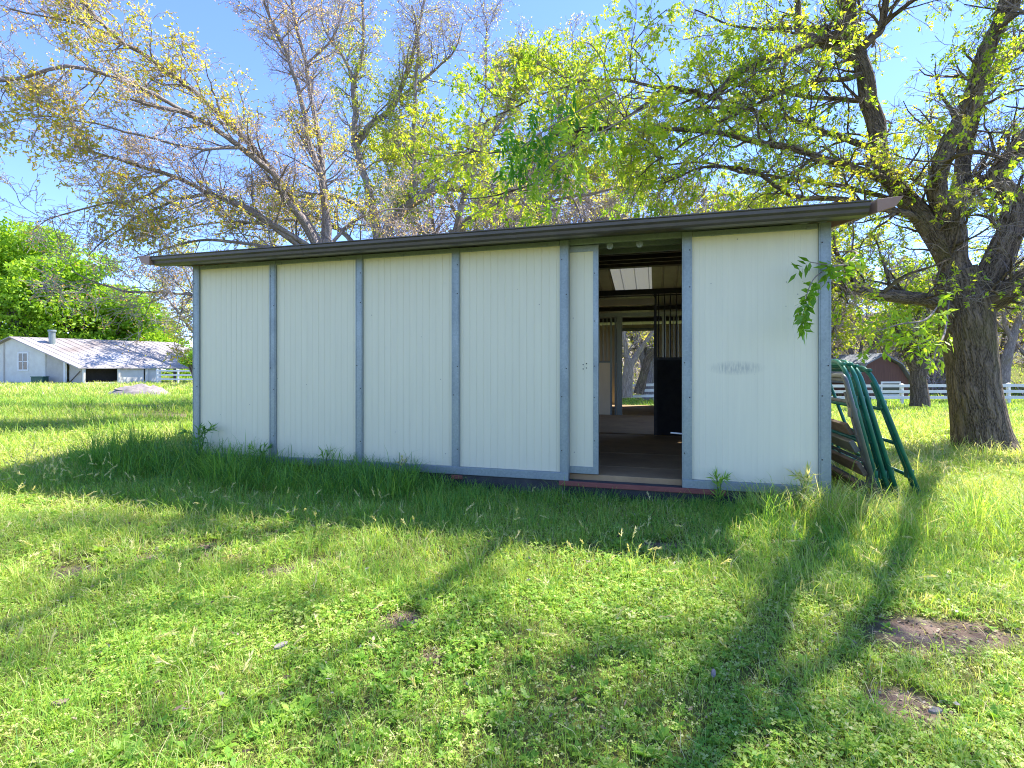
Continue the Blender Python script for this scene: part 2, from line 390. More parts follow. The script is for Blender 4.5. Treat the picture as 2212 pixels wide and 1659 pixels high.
# ------------------------------------------------------------------ trees
def nrm(a): return a/np.maximum(np.linalg.norm(a,axis=-1,keepdims=True),1e-9)
def spline(pts,n):
    p=np.array(pts,float); k=len(p)
    p=np.vstack([2*p[0]-p[1],p,2*p[-1]-p[-2]])
    t=np.linspace(0,k-1,n); i=np.minimum(t.astype(int),k-2); f=(t-i)[:,None]
    a,b,c,d=p[i],p[i+1],p[i+2],p[i+3]
    return .5*((2*b)+(-a+c)*f+(2*a-5*b+4*c-d)*f*f+(-a+3*b-3*c+d)*f**3)
def limbs_px(limbs,n=22,jit=.02,rs=1.0):
    Ps=[];Rs=[]
    for l in limbs:
        q=spline([(*P(u,v,Y),r) for (u,v,Y,r) in l],n)
        w=q[:,:3]; rr=np.maximum(q[:,3]*(rs if len(Ps) else .35+.65*rs),.006)
        j=R.normal(size=w.shape); j[1:-1]=(j[:-2]+j[1:-1]+j[2:])/2; j[0]=0
        sg=np.linalg.norm(np.diff(w,axis=0),axis=1).mean()
        Ps.append(w+j*(sg*.10 if rr[0]<.3 else .004)); Rs.append(rr*(1+.03*R.normal(size=n)*(rr<.25)))
    return np.array(Ps),np.array(Rs)
def grow(Pp,Rp,per,L,ang=(35,70),t0=.15,n=7,wob=.22,up=.15,rr=.55,rmax=.06,rend=.004,lpow=.5,lenrel=None):
    B,N,_=Pp.shape
    if np.ndim(per)==0: cnt=np.full(B,int(per))
    else: cnt=np.asarray(per,int)
    b=np.repeat(np.arange(B),cnt); K=len(b)
    t=t0+(1-t0)*R.random(K)
    x=t*(N-1); i=np.minimum(x.astype(int),N-2); f=(x-i)[:,None]
    pos=Pp[b,i]*(1-f)+Pp[b,i+1]*f; tan=nrm(Pp[b,i+1]-Pp[b,i]); r0=Rp[b,i]*(1-f[:,0])+Rp[b,i+1]*f[:,0]
    v=R.normal(size=(K,3)); per_=nrm(v-(v*tan).sum(1,keepdims=True)*tan)
    a=np.radians(R.uniform(*ang,K))[:,None]
    d=nrm(tan*np.cos(a)+per_*np.sin(a)+np.array([0,0,up]))
    ln=L*R.uniform(.55,1.25,K)*(1-lpow*t)
    if lenrel is not None: ln*=lenrel[b]
    st=(ln/(n-1))[:,None]
    Q=np.zeros((K,n,3)); Q[:,0]=pos
    for k in range(1,n):
        Q[:,k]=Q[:,k-1]+d*st
        d=nrm(d+wob*R.normal(size=(K,3))+np.array([0,0,up*.3]))
    rs=np.minimum(r0*rr,rmax)*R.uniform(.7,1,K); s=np.linspace(0,1,n)[None,:]
    RR=np.maximum(rs[:,None]*(1-s*.8),rend)
    return Q,RR
def tubes(Pp,Rp,k,v0=0):
    B,N,_=Pp.shape
    T=nrm(np.gradient(Pp,axis=1))
    ref=nrm(np.cross(T[:,:1],R.normal(size=(B,1,3))))
    ref=np.repeat(ref,N,1)
    for i in range(1,N):
        q=ref[:,i-1]; ref[:,i]=nrm(q-(q*T[:,i]).sum(1,keepdims=True)*T[:,i])
    W=np.cross(T,ref)
    a=np.arange(k+1)*2*np.pi/k
    V=Pp[:,:,None,:]+Rp[:,:,None,None]*(ref[:,:,None,:]*np.cos(a)[None,None,:,None]+W[:,:,None,:]*np.sin(a)[None,None,:,None])
    seg=np.concatenate([np.zeros((B,1)),np.cumsum(np.linalg.norm(np.diff(Pp,axis=1),axis=2),axis=1)],1)
    uv=np.zeros((B,N,k+1,2)); uv[...,0]=(a[None,None,:]*np.mean(Rp,1)[:,None,None]); uv[...,1]=seg[:,:,None]+v0
    uv+=R.random((B,1,1,1))*7
    bb,ii,aa=np.meshgrid(np.arange(B),np.arange(N-1),np.arange(k),indexing='ij')
    base=(bb*N+ii)*(k+1)+aa
    F=np.stack([base,base+1,base+k+2,base+k+1],-1).reshape(-1,4)
    return V.reshape(-1,3),F,uv.reshape(-1,2)
class Acc:
    def __init__(s): s.V=[];s.F=[];s.U=[];s.T=[];s.n=0
    def add(s,V,F,uv=None,t=None):
        s.V.append(V); s.F.append(F+s.n); s.n+=len(V)
        if uv is not None: s.U.append(uv)
        if t is not None: s.T.append(t)
    def obj(s,name,mat,parent,smooth=False):
        if not s.V: return None
        return mesh_np(name,np.concatenate(s.V),s.F,mat,parent,np.concatenate(s.U) if s.U else None,np.concatenate(s.T) if s.T else None,smooth)
def leaf_quads(p,d,L,W,tint,fold=.25):
    K=len(p); d=nrm(d)
    s=nrm(np.cross(d,R.normal(size=(K,3)))); nn=np.cross(s,d)
    L=np.broadcast_to(L,(K,))[:,None]; W=np.broadcast_to(W,(K,))[:,None]
    m=p+d*L*.42
    V=np.stack([p,m+s*W*.5+nn*W*fold*R.uniform(-1,1,(K,1)),p+d*L,m-s*W*.5+nn*W*fold*R.uniform(-1,1,(K,1))],1)
    F=np.arange(K*4).reshape(K,4)
    return V.reshape(-1,3),F,np.repeat(tint,4)
def along(Pp,per,t0=.3):
    B,N,_=Pp.shape; b=np.repeat(np.arange(B),per); t=t0+(1-t0)*R.random(len(b)); x=t*(N-1); i=np.minimum(x.astype(int),N-2); f=(x-i)[:,None]
    return Pp[b,i]*(1-f)+Pp[b,i+1]*f, nrm(Pp[b,i+1]-Pp[b,i])
def sprays(p,d,n,L,W,tint,droop=.5,gap=.035):
    """compound leaves: n leaflets in pairs along a drooping stalk"""
    K=len(p); V=[];F=[];T=[];o=0
    d=nrm(d+R.normal(size=(K,3))*.5+np.array([0,0,-droop])); side=nrm(np.cross(d,R.normal(size=(K,3))))
    q=p.copy()
    for j in range(n):
        if j%2==0: q=q+d*gap; d=nrm(d+np.array([0,0,-droop*.22]))
        s=side*(1 if j%2 else -1)
        dd=nrm(d*.55+s*.9+R.normal(size=(K,3))*.2) if j<n-1 else d
        v,f,t=leaf_quads(q,dd,L*R.uniform(.7,1.15,K),W*R.uniform(.8,1.15,K),np.clip(tint+R.normal(size=K)*.06,0,1))
        V.append(v);F.append(f+o);T.append(t);o+=len(v)
    return np.concatenate(V),np.concatenate(F),np.concatenate(T)
def bbox_keep(p,f,thr,seed):
    return vnoise(p,f,seed)>thr

def trunk_ridges(V,uv,amp):     # real furrows pushed into the thick stems
    return V

LEAF_WALNUT=leaf('walnut_leaf',[(0,(.09,.22,.014)),(.35,(.24,.40,.026)),(.7,(.44,.54,.04)),(1,(.62,.56,.07))],.55,1.55)
LEAF_RUST=leaf('budding_leaf',[(0,(.26,.36,.035)),(.3,(.50,.46,.06)),(.6,(.68,.44,.13)),(1,(.62,.38,.22))],.62,1.75)
LEAF_YG=leaf('yellow_green_leaf',[(0,(.20,.32,.025)),(.5,(.46,.50,.05)),(1,(.60,.46,.18))],.62,1.75)
LEAF_GREEN=leaf('fresh_green_leaf',[(0,(.10,.23,.015)),(.5,(.25,.43,.03)),(1,(.42,.56,.07))],.45,1.5)
LEAF_DEEP=leaf('deep_green_leaf',[(0,(.045,.17,.018)),(.6,(.12,.31,.025)),(1,(.22,.40,.04))],.5,1.6)
LEAF_GREY=leaf('grey_brush_leaf',[(0,(.22,.22,.17)),(.45,(.33,.30,.23)),(.75,(.36,.36,.10)),(1,(.48,.46,.08))],.4,1.4)

# --- the big tree right of the barn
T0=[
 [(2131,1010,8.5,.66),(2127,975,8.5,.56),(2118,930,8.5,.475),(2107,850,8.5,.43),(2097,770,8.5,.425),(2088,700,8.5,.45),(2078,640,8.5,.42),(2062,585,8.5,.36)],
 [(2090,720,8.5,.34),(2064,600,8.5,.30),(2040,545,8.5,.27),(2003,480,8.5,.24),(1950,420,8.6,.20),(1905,348,8.7,.19),(1890,252,8.8,.19),(1878,194,8.8,.185),(1855,128,8.8,.17),(1839,77,8.8,.14),(1832,0,8.7,.12),(1815,-120,8.4,.09),(1760,-260,8.0,.05)],
 [(2080,660,8.5,.32),(2062,560,8.4,.27),(2052,470,8.3,.24),(2020,400,8.2,.19),(2050,310,8.1,.165),(2090,232,8.0,.155),(2122,135,7.9,.15),(2160,39,7.8,.14),(2185,-60,7.7,.12),(2200,-200,7.4,.08)],
 [(2060,480,8.5,.20),(2078,390,8.7,.17),(2091,290,8.9,.15),(2114,194,9.0,.13),(2170,130,9.1,.11),(2260,60,9.2,.07)],
 [(2060,460,8.5,.16),(2110,400,8.6,.14),(2168,368,8.7,.13),(2240,300,8.8,.11),(2340,230,8.9,.06)],
 [(2105,690,8.5,.30),(2125,612,8.4,.27),(2165,540,8.3,.26),(2188,490,8.3,.24),(2190,430,8.3,.22),(2150,380,8.3,.2),(2230,280,8.3,.15),(2330,100,8.2,.1)],
 [(2090,730,8.5,.30),(2125,665,8.4,.26),(2166,637,8.2,.24),(2212,606,8.0,.22),(2300,560,7.8,.18),(2450,480,7.5,.1)],
 [(2060,690,8.5,.20),(2033,660,8.4,.16),(1986,645,8.2,.145),(1908,638,7.9,.13),(1844,621,7.6,.11),(1797,617,7.3,.095),(1730,600,7.1,.06)],
 [(1848,615,7.6,.065),(1830,580,7.6,.05),(1806,544,7.5,.04),(1800,500,7.5,.015)],
 [(1836,80,8.8,.13),(1774,85,8.6,.115),(1704,116,8.4,.105),(1634,136,8.2,.09),(1580,174,8.0,.075),(1537,209,7.9,.06),(1491,194,7.8,.05),(1433,190,7.7,.04),(1372,243,7.6,.03),(1320,267,7.5,.024),(1247,285,7.4,.014)],
 [(1862,140,8.8,.12),(1820,112,8.8,.11),(1774,89,8.9,.10),(1727,66,9.0,.09),(1723,0,9.1,.06),(1700,-80,9.1,.03)],
 [(1850,110,8.8,.12),(1880,85,8.7,.10),(1905,58,8.7,.085),(1913,0,8.6,.07),(1930,-100,8.5,.04)],
 [(1905,58,8.7,.06),(1940,25,8.5,.05),(1990,-10,8.3,.04),(2060,-60,8.1,.02)],
 [(2003,478,8.5,.10),(1925,452,8.4,.08),(1820,432,8.4,.06),(1716,425,8.3,.05),(1681,403,8.2,.045),(1607,364,8.1,.04),(1510,364,8.0,.025),(1430,400,8.0,.012)],
 [(1935,400,8.6,.10),(1830,360,8.4,.085),(1700,320,8.2,.07),(1560,290,8.0,.055),(1400,275,7.8,.04),(1260,280,7.6,.03),(1150,310,7.4,.015)],
 [(1900,330,8.7,.08),(1800,290,8.9,.065),(1680,250,9.2,.05),(1560,230,9.5,.035),(1440,250,9.8,.02)],
 [(1880,220,8.8,.06),(1760,210,9.3,.05),(1640,190,9.8,.035),(1500,150,10.2,.015)],
 [(1930,430,8.6,.06),(1800,400,9,.05),(1650,380,9.4,.04),(1480,350,9.8,.025),(1330,380,10,.012)],
 [(1870,160,8.8,.06),(1720,190,8.2,.045),(1600,240,7.8,.03),(1480,310,7.5,.02),(1380,380,7.4,.012)],
 [(1433,190,7.7,.035),(1300,170,8,.025),(1180,200,8.2,.018),(1050,260,8.4,.012)],
 [(1150,310,7.4,.02),(1060,330,7.6,.015),(970,310,7.8,.010)],
 [(1260,280,7.6,.03),(1180,380,7.8,.02),(1080,420,8,.014),(1000,430,8.2,.010)],
 [(1840,60,8.8,.05),(1720,60,9.2,.04),(1600,60,9.5,.03),(1500,20,9.7,.015)],
 [(2000,410,8.4,.05),(2060,340,7.5,.05),(2120,330,7,.04),(2190,350,6.6,.02)],
]
def overhead(pts): 
    return pts
OVER=[  # stems and limbs above the frame
 [(5.75,8.75,7.0,.14),(5.6,8.7,9.0,.13),(5.5,8.6,11,.10),(5.35,8.5,13,.07),(5.2,8.4,14.8,.03)],
 [(7.45,7.75,6.7,.14),(7.5,7.2,7.2,.10),(6.4,5.6,7.3,.08),(5.0,3.8,7.4,.06),(3.9,2.4,7.6,.04)],
 [(8.2,7.6,5.6,.12),(7.2,6.2,6.4,.08),(6.0,4.75,6.7,.06),(4.8,3.7,6.9,.04)],
 [(5.4,8.6,7.8,.11),(4.2,7.4,8.8,.06),(3.3,6.4,9.2,.04),(3.0,5.0,9.3,.028),(2.8,4.0,9.3,.02)],
 [(5.6,8.6,7.4,.11),(5.4,7.0,8.6,.06),(5.0,5.6,9.0,.04),(4.4,4.4,9.1,.02)],
 [(8.6,7.6,8,.12),(8.2,6.6,10,.09),(7.6,5.4,11.5,.04)],
]
def limbs_xyz(limbs,n=22):
    Ps=[];Rs=[]
    for l in limbs:
        q=spline(l,n); Ps.append(q[:,:3]+R.normal(size=(n,3))*.03); Rs.append(np.maximum(q[:,3],.006))
    return np.array(Ps),np.array(Rs)

def build_tree(name,label,px,mats,leafmat,lev,leafspec,xyz=None,group=None,k0=14,jit=.02,n0=22,rs=1.0):
    Pl,Rl=limbs_px(px,n0,jit,rs) if px else (None,None)
    if xyz:
        a,b=limbs_xyz(xyz,n0); Pl=a if Pl is None else np.concatenate([Pl,a]); Rl=b if Rl is None else np.concatenate([Rl,b])
    root=empty(name,tuple(Pl[0,0])); off=Pl[0,0].copy()
    tag(root,label,'tree',group)
    trunk=Acc(); tw=Acc(); lf=Acc()
    V,F,U=tubes(Pl-off,Rl,k0); trunk.add(V,F,U)
    ll=np.linalg.norm(np.diff(Pl,axis=1),axis=2).sum(1)
    cur=(Pl,Rl); tips=[]
    src=[(Pl[1:],Rl[1:],ll[1:])]
    Q,RR=None,None
    for li,g in enumerate(lev):
        if li==0:
            per=np.maximum(1,(g['dens']*ll[1:]).astype(int)); base=(Pl[1:],Rl[1:])
        else: per=g['per']; base=(Q,RR)
        kw={k:v for k,v in g.items() if k not in('dens','per','k')}
        Q2,R2=grow(base[0],base[1],per,**kw)
        V,F,U=tubes(Q2-off,R2,g.get('k',4)); (trunk if li==0 else tw).add(V,F,U)
        Q,RR=Q2,R2; tips.append((Q,RR))
    leafspec(lf,tips,off)
    trunk.obj('trunk',mats[0],root,True); tw.obj('branches',mats[1],root,True); lf.obj('leaves',leafmat,root)
    return root,off

def walnut_leaves(lf,tips,off):
    Q=tips[-1][0]
    p,d=along(Q,4,.25)
    keep=vnoise(p,1.3,11)>-.30
    # thinner to the upper right, thicker over the barn roof
    over=sstep(-p[:,0],-5.5,-1.5)
    keep&=R.random(len(p))<np.where((p[:,2]>6.3)&(p[:,1]<7.9),np.where(p[:,0]<5,.34,.12),.22+.27*over)
    keep&=~((p[:,0]>5.9)&(p[:,2]<3.6)&(p[:,1]<9)&(R.random(len(p))<.55))
    p=p[keep]; d=d[keep]
    t=np.clip(.54+.28*vnoise(p,.9,5)+R.normal(size=len(p))*.16,0,1)
    V,F,T=sprays(p-off,d,5,.066,.032,t,.5,.028); lf.add(V,F,None,T)
lev0=[dict(dens=4.8,L=1.35,ang=(30,75),t0=.12,n=8,wob=.2,up=.12,rr=.5,rmax=.035,rend=.006,k=6,lpow=.45),
      dict(per=7,L=.75,ang=(30,70),t0=.15,n=6,wob=.22,up=.02,rr=.55,rmax=.012,rend=.0035,k=4),
      dict(per=4,L=.34,ang=(25,65),t0=.25,n=4,wob=.25,up=-.05,rr=.6,rmax=.005,rend=.0022,k=3)]
T0root,_=build_tree('walnut_tree','huge tree with thick furrowed trunk and spreading limbs right of the barn',T0,(M['bark_big'],M['twig_brown']),LEAF_WALNUT,lev0,walnut_leaves,xyz=OVER,k0=28,jit=.025,n0=34,rs=.72)
# leaf sprays hanging close by, from that tree's outer twigs
def hanging(name,stem,nspray,L,W,mat,seed,n=11,spread=.12,tint=.5,droop=.5):
    q=spline([(*P(u,v,Y),r) for (u,v,Y,r) in stem],16)
    off=np.array(T0root.location)
    V,F,U=tubes(q[None,:,:3]-off,np.maximum(q[None,:,3],.003),6)
    a=Acc(); a.add(V,F,U); o=a.obj(name,M['twig_brown'],T0root,True)
    pp,dd=along(q[None,:,:3],nspray,.2); pp=pp+R.normal(size=pp.shape)*spread
    V,F,T=sprays(pp-off,dd,n,L,W,np.clip(tint+R.normal(size=nspray)*.15,0,1),droop,L*.32); b=Acc(); b.add(V,F,None,T); b.obj('leaves',mat,o)
hanging('hanging_branch',[(1806,544,7.5,.014),(1850,545,6.2,.011),(1828,570,5.2,.009),(1790,572,4.62,.006),(1750,566,4.48,.004)],7,.105,.042,LEAF_GREEN,1,9,.03,.25)
hanging('hanging_branch',[(1828,570,5.2,.008),(1795,578,4.65,.006),(1760,600,4.48,.005),(1742,640,4.42,.004),(1736,700,4.4,.003)],16,.105,.042,LEAF_GREEN,2,7,.018,.15,.7)
hanging('hanging_branch',[(1330,200,6.8,.010),(1230,250,6.4,.008),(1150,300,6.1,.010),(1090,350,5.9,.005)],40,.12,.036,LEAF_DEEP,3,11,.16,.30,.8)
hanging('hanging_branch',[(1400,230,6.9,.010),(1290,290,6.5,.008),(1200,350,6.3,.010),(1150,400,6.1,.005)],46,.12,.036,LEAF_GREEN,4,11,.22,.6,.8)
hanging('hanging_branch',[(2030,655,8.2,.010),(2000,690,6.6,.014),(1945,700,6.4,.010),(1895,715,6.3,.005)],26,.11,.040,LEAF_GREEN,5,9,.16,.62,.6)
hanging('hanging_branch',[(2050,650,8.2,.010),(2040,720,6.8,.014),(2022,755,6.6,.008),(2015,790,6.5,.005)],10,.11,.040,LEAF_GREEN,6,9,.12,.7,.6)
hanging('hanging_branch',[(1360,260,7.4,.010),(1310,150,7.2,.008),(1280,100,7.1,.008),(1255,90,7.0,.005)],9,.10,.034,LEAF_GREEN,7,9,.13,.7,.6)

# --- budding trees behind
T1=[
 [(690,912,13,.45),(691,800,13,.36),(693,700,13,.33),(700,590,13,.31),(704,520,13,.28)],
 [(702,560,13,.20),(650,470,12.6,.16),(611,424,12.3,.13),(590,375,12,.12),(520,319,11.4,.10),(417,247,10.8,.085),(340,233,10.2,.06),(280,215,9.8,.03)],
 [(704,550,13,.18),(625,425,12.6,.12),(540,310,12,.10),(444,222,11.4,.085),(382,167,11,.075),(270,90,10.4,.065),(170,0,9.8,.05),(60,-90,9.3,.03)],
 [(700,570,13,.16),(560,470,12.3,.11),(451,417,11.8,.08),(382,382,11.4,.07),(295,358,11,.055),(156,312,10.4,.03)],
 [(702,560,13,.18),(705,450,13,.15),(684,347,13,.12),(660,243,13,.10),(618,115,13,.075),(573,0,13,.05),(540,-90,13,.03)],
 [(704,550,13,.16),(700,400,13.1,.12),(688,300,13.2,.10),(672,200,13.3,.09),(660,139,13.3,.08),(635,0,13.4,.06),(615,-100,13.4,.04)],
 [(694,680,13,.12),(520,655,11.8,.07),(412,637,11.2,.05),(300,628,10.8,.04),(229,618,10.5,.03),(160,585,10.2,.012)],
 [(680,540,12.8,.10),(500,430,12,.07),(410,425,11.6,.055),(347,444,11.3,.045),(285,476,11,.035),(187,549,10.5,.015)],
 [(417,247,10.8,.07),(300,190,10,.06),(200,155,9.6,.055),(115,149,9.3,.05),(0,174,9,.04),(-120,190,8.8,.02)],
 [(520,319,11.4,.06),(430,320,10.8,.045),(330,300,10.3,.035),(200,270,9.9,.028),(80,250,9.6,.015)],
 [(382,382,11.4,.05),(300,430,10.8,.04),(220,440,10.4,.03),(120,470,10,.02),(60,500,9.9,.01)],
 [(270,90,10.4,.04),(200,60,10,.035),(120,40,9.7,.03),(20,20,9.5,.02)],
 [(660,139,13.3,.05),(720,80,13.3,.04),(745,0,13.3,.03)],
 [(680,600,12.8,.09),(600,540,12.3,.07),(480,520,11.8,.05),(380,530,11.4,.035),(290,560,11,.015)],
 [(695,560,13,.08),(620,505,12.6,.06),(540,480,12.2,.045),(440,485,11.8,.03),(340,515,11.4,.015)],
 [(704,540,13,.08),(660,490,13.6,.06),(600,470,14.2,.045),(520,455,14.6,.03),(420,460,15,.015)],
 [(704,540,13,.08),(760,480,13.2,.06),(830,455,13.4,.04),(910,450,13.5,.015)],
]
T2=[
 [(800,872,20,.6),(806,760,20,.48),(812,650,20,.45),(822,520,20,.40)],
 [(818,560,20,.38),(845,479,20,.30),(900,434,19.5,.26),(960,405,19,.20),(1025,413,18.5,.14),(1094,420,18,.10),(1157,470,17.5,.05)],
 [(820,540,20,.30),(790,400,20,.22),(768,312,20,.19),(766,235,20,.17),(770,170,20,.14),(785,110,20,.10),(780,-20,20,.06)],
 [(768,318,20,.2),(800,270,20,.17),(851,222,20,.16),(880,150,20,.13),(896,104,20,.11),(917,0,20,.07),(930,-90,20,.04)],
 [(900,434,19.5,.15),(893,340,19.5,.12),(895,200,19.5,.10),(905,100,19.5,.08),(890,10,19.5,.05)],
 [(960,405,19,.12),(1020,330,19,.09),(1043,200,19,.06),(1052,87,19,.04),(1047,15,19,.015)],
 [(812,600,20,.2),(740,500,19.5,.14),(650,460,19,.10),(560,450,18.5,.06)],
 [(770,190,20,.10),(740,120,20,.08),(700,60,20,.05),(690,-40,20,.03)],
 [(851,222,20,.10),(930,160,19.8,.07),(980,110,19.6,.05),(1000,50,19.5,.02)],
 [(823,510,20,.16),(760,440,19.5,.12),(690,420,19,.09),(600,430,18.6,.05)],
]
T3=[
 [(940,884,22,.5),(950,700,22,.42),(965,560,22,.36),(983,500,22,.32)],
 [(975,530,22,.28),(1010,475,21.5,.24),(1060,444,21,.20),(1150,380,20.5,.14),(1230,330,20,.09),(1320,250,19.5,.04)],
 [(970,550,22,.24),(1000,420,22,.18),(1060,300,22,.13),(1110,200,22,.08),(1130,130,22,.03)],
 [(1060,444,21,.15),(1150,440,20.5,.11),(1260,420,20,.08),(1380,400,19.5,.04)],
 [(1150,380,20.5,.10),(1200,280,20.5,.08),(1230,180,20.5,.06),(1240,110,20.5,.02)],
 [(965,570,22,.18),(900,480,22,.12),(850,400,22,.08),(830,330,22,.04)],
]
def bud_leaves(size,thr_big,dens=3,seed=3,rust=.62,tiny=.6,kp=.62,foci=(),fr=1.0):
    def f(lf,tips,off):
        Q=tips[-1][0]
        p,d=along(Q,dens,.35)
        def fld(a):
            z=vnoise(a,.55,seed)
            for c in foci: z=np.maximum(z,1.15*np.exp(-((a-np.array(c))**2).sum(1)/(2*fr*fr))+.25*vnoise(a,1.9,seed+50))
            return z
        nz=fld(p)
        t=np.clip(rust-.42*np.clip(nz*1.6,-.4,1)+R.normal(size=len(p))*.17,0,1)
        big=nz>thr_big
        L=np.where(big,size*1.35,size*tiny)*R.uniform(.7,1.2,len(p))
        keep=big|(R.random(len(p))<kp)
        dd=d+R.normal(size=p.shape)*.6+np.array([0,0,-.35])
        V,F,T=leaf_quads(p[keep]-off,dd[keep],L[keep],L[keep]*.55,t[keep]); lf.add(V,F,None,T)
        p2,d2=along(Q[fld(Q[:,0])>thr_big],3,.3)
        t2=np.clip(rust-.5+R.normal(size=len(p2))*.22,0,1)
        V,F,T=leaf_quads(p2-off,d2+R.normal(size=p2.shape)*.7+np.array([0,0,-.5]),size*1.3,size*.6,t2); lf.add(V,F,None,T)
    return f
def levb(s,d1=4,p2=8,p3=5,up=.1):
    return [dict(dens=d1/s,L=1.5*s,ang=(30,70),t0=.14,n=9,wob=.17,up=up,rr=.5,rmax=.03*s,rend=.006*s,k=5,lpow=.45),
      dict(per=p2,L=.85*s,ang=(30,70),t0=.15,n=7,wob=.32,up=up*.6,rr=.55,rmax=.012*s,rend=.0045*s,k=4),
      dict(per=p3,L=.40*s,ang=(30,75),t0=.2,n=5,wob=.42,up=.05,rr=.7,rmax=.006*s,rend=.0036*s,k=3)]
build_tree('budding_tree','tall budding tree with long limbs fanning left above the house',T1,(M['bark_grey'],M['twig']),LEAF_RUST,levb(1.0,4.6,8,5),bud_leaves(.046,.52,3,3,.68,.95,.66,foci=[P(240,140,10.2),P(330,120,10.6),P(110,300,9.8),P(60,270,9.6),P(480,215,11.4),P(420,190,11),P(620,480,12.6),P(560,500,12.2),P(730,470,13.2),P(300,455,11),P(210,100,9.9)],fr=.75),k0=12,jit=.03,rs=.62)
build_tree('budding_tree','bare forked budding tree rising behind the middle of the barn roof',T2,(M['bark_grey'],M['twig']),LEAF_YG,levb(1.3,4.4,8,5),bud_leaves(.07,.40,3,8,.72,.85,.6,foci=[P(930,250,20),P(860,400,20),P(800,420,19.5),P(960,330,19.5),P(760,500,19.5)],fr=1.5),k0=12,jit=.04,rs=.66)
build_tree('leaning_tree','leaning tree with yellow green leaves behind the roof left of the open door',T3,(M['bark_grey'],M['twig']),LEAF_YG,levb(1.4,6,8,6),bud_leaves(.10,-.05,3,9,.55,.8),k0=12,jit=.04,rs=.62)

# small tree in the paddock beyond the gates
T4=[
 [(1987,878,21,.36),(1986,850,21,.31),(1984,820,21,.28),(1983,790,21,.29),(1978,765,21,.24)],
 [(1982,800,21,.22),(1962,770,21,.17),(1950,735,21,.12),(1930,690,21,.06)],
 [(1984,800,21,.20),(1995,760,21,.16),(2005,710,21,.11),(2000,640,21,.06)],
 [(1962,775,21,.14),(1968,730,21,.10),(1985,670,21,.06),(1990,600,21,.03)],
]
build_tree('paddock_tree','small tree with short forked trunk in front of the white fence',T4,(M['bark_big'],M['twig']),LEAF_YG,levb(1.2,5,7,4),bud_leaves(.13,.0,2,12,.4,.8),k0=12,jit=.03)
# trees seen through the barn's back doorway
T5=[
 [(1352,858,24,.40),(1354,830,24,.33),(1358,800,24,.30),(1362,775,24,.28)],
 [(1360,790,24,.20),(1352,750,24,.16),(1345,700,24,.12),(1330,620,24,.06)],
 [(1362,785,24,.22),(1385,750,24,.17),(1410,718,24,.13),(1450,670,24,.08),(1500,600,24,.04)],
]
T6=[
 [(1380,850,27,.34),(1388,815,27,.28),(1400,780,27,.26),(1420,740,27,.22),(1440,690,27,.16),(1450,600,27,.08)],
 [(1410,760,27,.16),(1400,700,27,.12),(1390,640,27,.07)],
 [(1430,710,27,.14),(1480,650,27,.10),(1530,560,27,.05)],
]
build_tree('forked_tree','forked grey tree seen straight through the barn doorway',T5,(M['bark_grey'],M['twig']),LEAF_YG,levb(1.4,4.5,7,4),bud_leaves(.15,-.2,3,21,.40,.8),k0=10,jit=.03,rs=.72)
build_tree('slanting_tree','dark slanting trunk beside the white fence behind the barn',T6,(M['bark_big'],M['twig']),LEAF_YG,levb(1.5,4.5,7,4),bud_leaves(.16,-.2,3,22,.40,.8),k0=10,jit=.03,rs=.7)
# slender stems right of the big trunk
T7=[
 [(2166,838,30,.32),(2172,790,30,.26),(2185,740,30,.2),(2200,690,30,.15),(2215,620,30,.1)],
 [(2185,740,30,.14),(2170,690,30,.10),(2165,640,30,.06),(2160,560,30,.03)],
 [(2195,710,30,.14),(2230,670,30,.10),(2260,600,30,.05)],
]
build_tree('slender_tree','slender leaning tree beyond the fence right of the thick trunk',T7,(M['bark_grey'],M['twig']),LEAF_YG,levb(1.8,5,7,4),bud_leaves(.18,.0,2,31,.55,.8),k0=10,jit=.03)
# grey twiggy trees beyond the fence
def wild(u,Y,h,label,seed,lm,yl=.05,rust=.6,mat=None,group='bare trees beyond the fence'):
    x=(u-1106)/1106*Y; g=float(gz(x,Y)); b=np.array([x,Y,g]); r=np.random.default_rng(seed)
    l=[[(x,Y,g-.2,.035*h),(x+r.normal()*.1,Y,g+h*.12,.028*h),(x+r.normal()*.2,Y,g+h*.25,.024*h)]]
    for k in range(8):
        a=r.uniform(0,6.28); s=r.uniform(.14,.42)*h; t=r.uniform(.55,1.0)*h
        l.append([(x,Y,g+h*r.uniform(.12,.24),.017*h),(x+math.cos(a)*s*.4,Y+math.sin(a)*s*.4,g+t*.5,.012*h),(x+math.cos(a)*s*.8,Y+math.sin(a)*s*.8,g+t*.8,.007*h),(x+math.cos(a)*s*1.15,Y+math.sin(a)*s*1.15,g+t,.003*h)])
    s=h/6.5
    build_tree('wild_tree',label,None,(M['bark_grey'],M['twig']),lm,[dict(dens=4.5/s,L=1.4*s,ang=(30,70),t0=.25,n=6,wob=.2,up=.1,rr=.5,rmax=.03*s,rend=.008*s,k=4,lpow=.4),
      dict(per=7,L=.8*s,ang=(30,65),t0=.15,n=5,wob=.2,up=.05,rr=.6,rmax=.014*s,rend=.008*s,k=3),
      dict(per=4,L=.42*s,ang=(25,60),t0=.2,n=3,wob=.2,up=.03,rr=.8,rmax=.009*s,rend=.007*s,k=3)],
      bud_leaves(.16,yl,2,seed,rust,.8),xyz=l,group=group,k0=8,n0=12)
WG='grey budding trees crowded behind the barn roof'
for (u,Y,h,sd,yl) in ((1120,30,13.5,41,.2),(1260,33,14.5,42,.3),(1400,31,12.5,43,.1),(1520,34,13.5,44,-.1),(1640,32,12,45,-.2),(1760,36,11,46,.0),(960,34,14,47,.3)):
    wild(u,Y,h,'grey budding tree crowded among its like behind the barn roof',sd,LEAF_GREY if yl>.05 else LEAF_YG,yl,.55,group=WG)
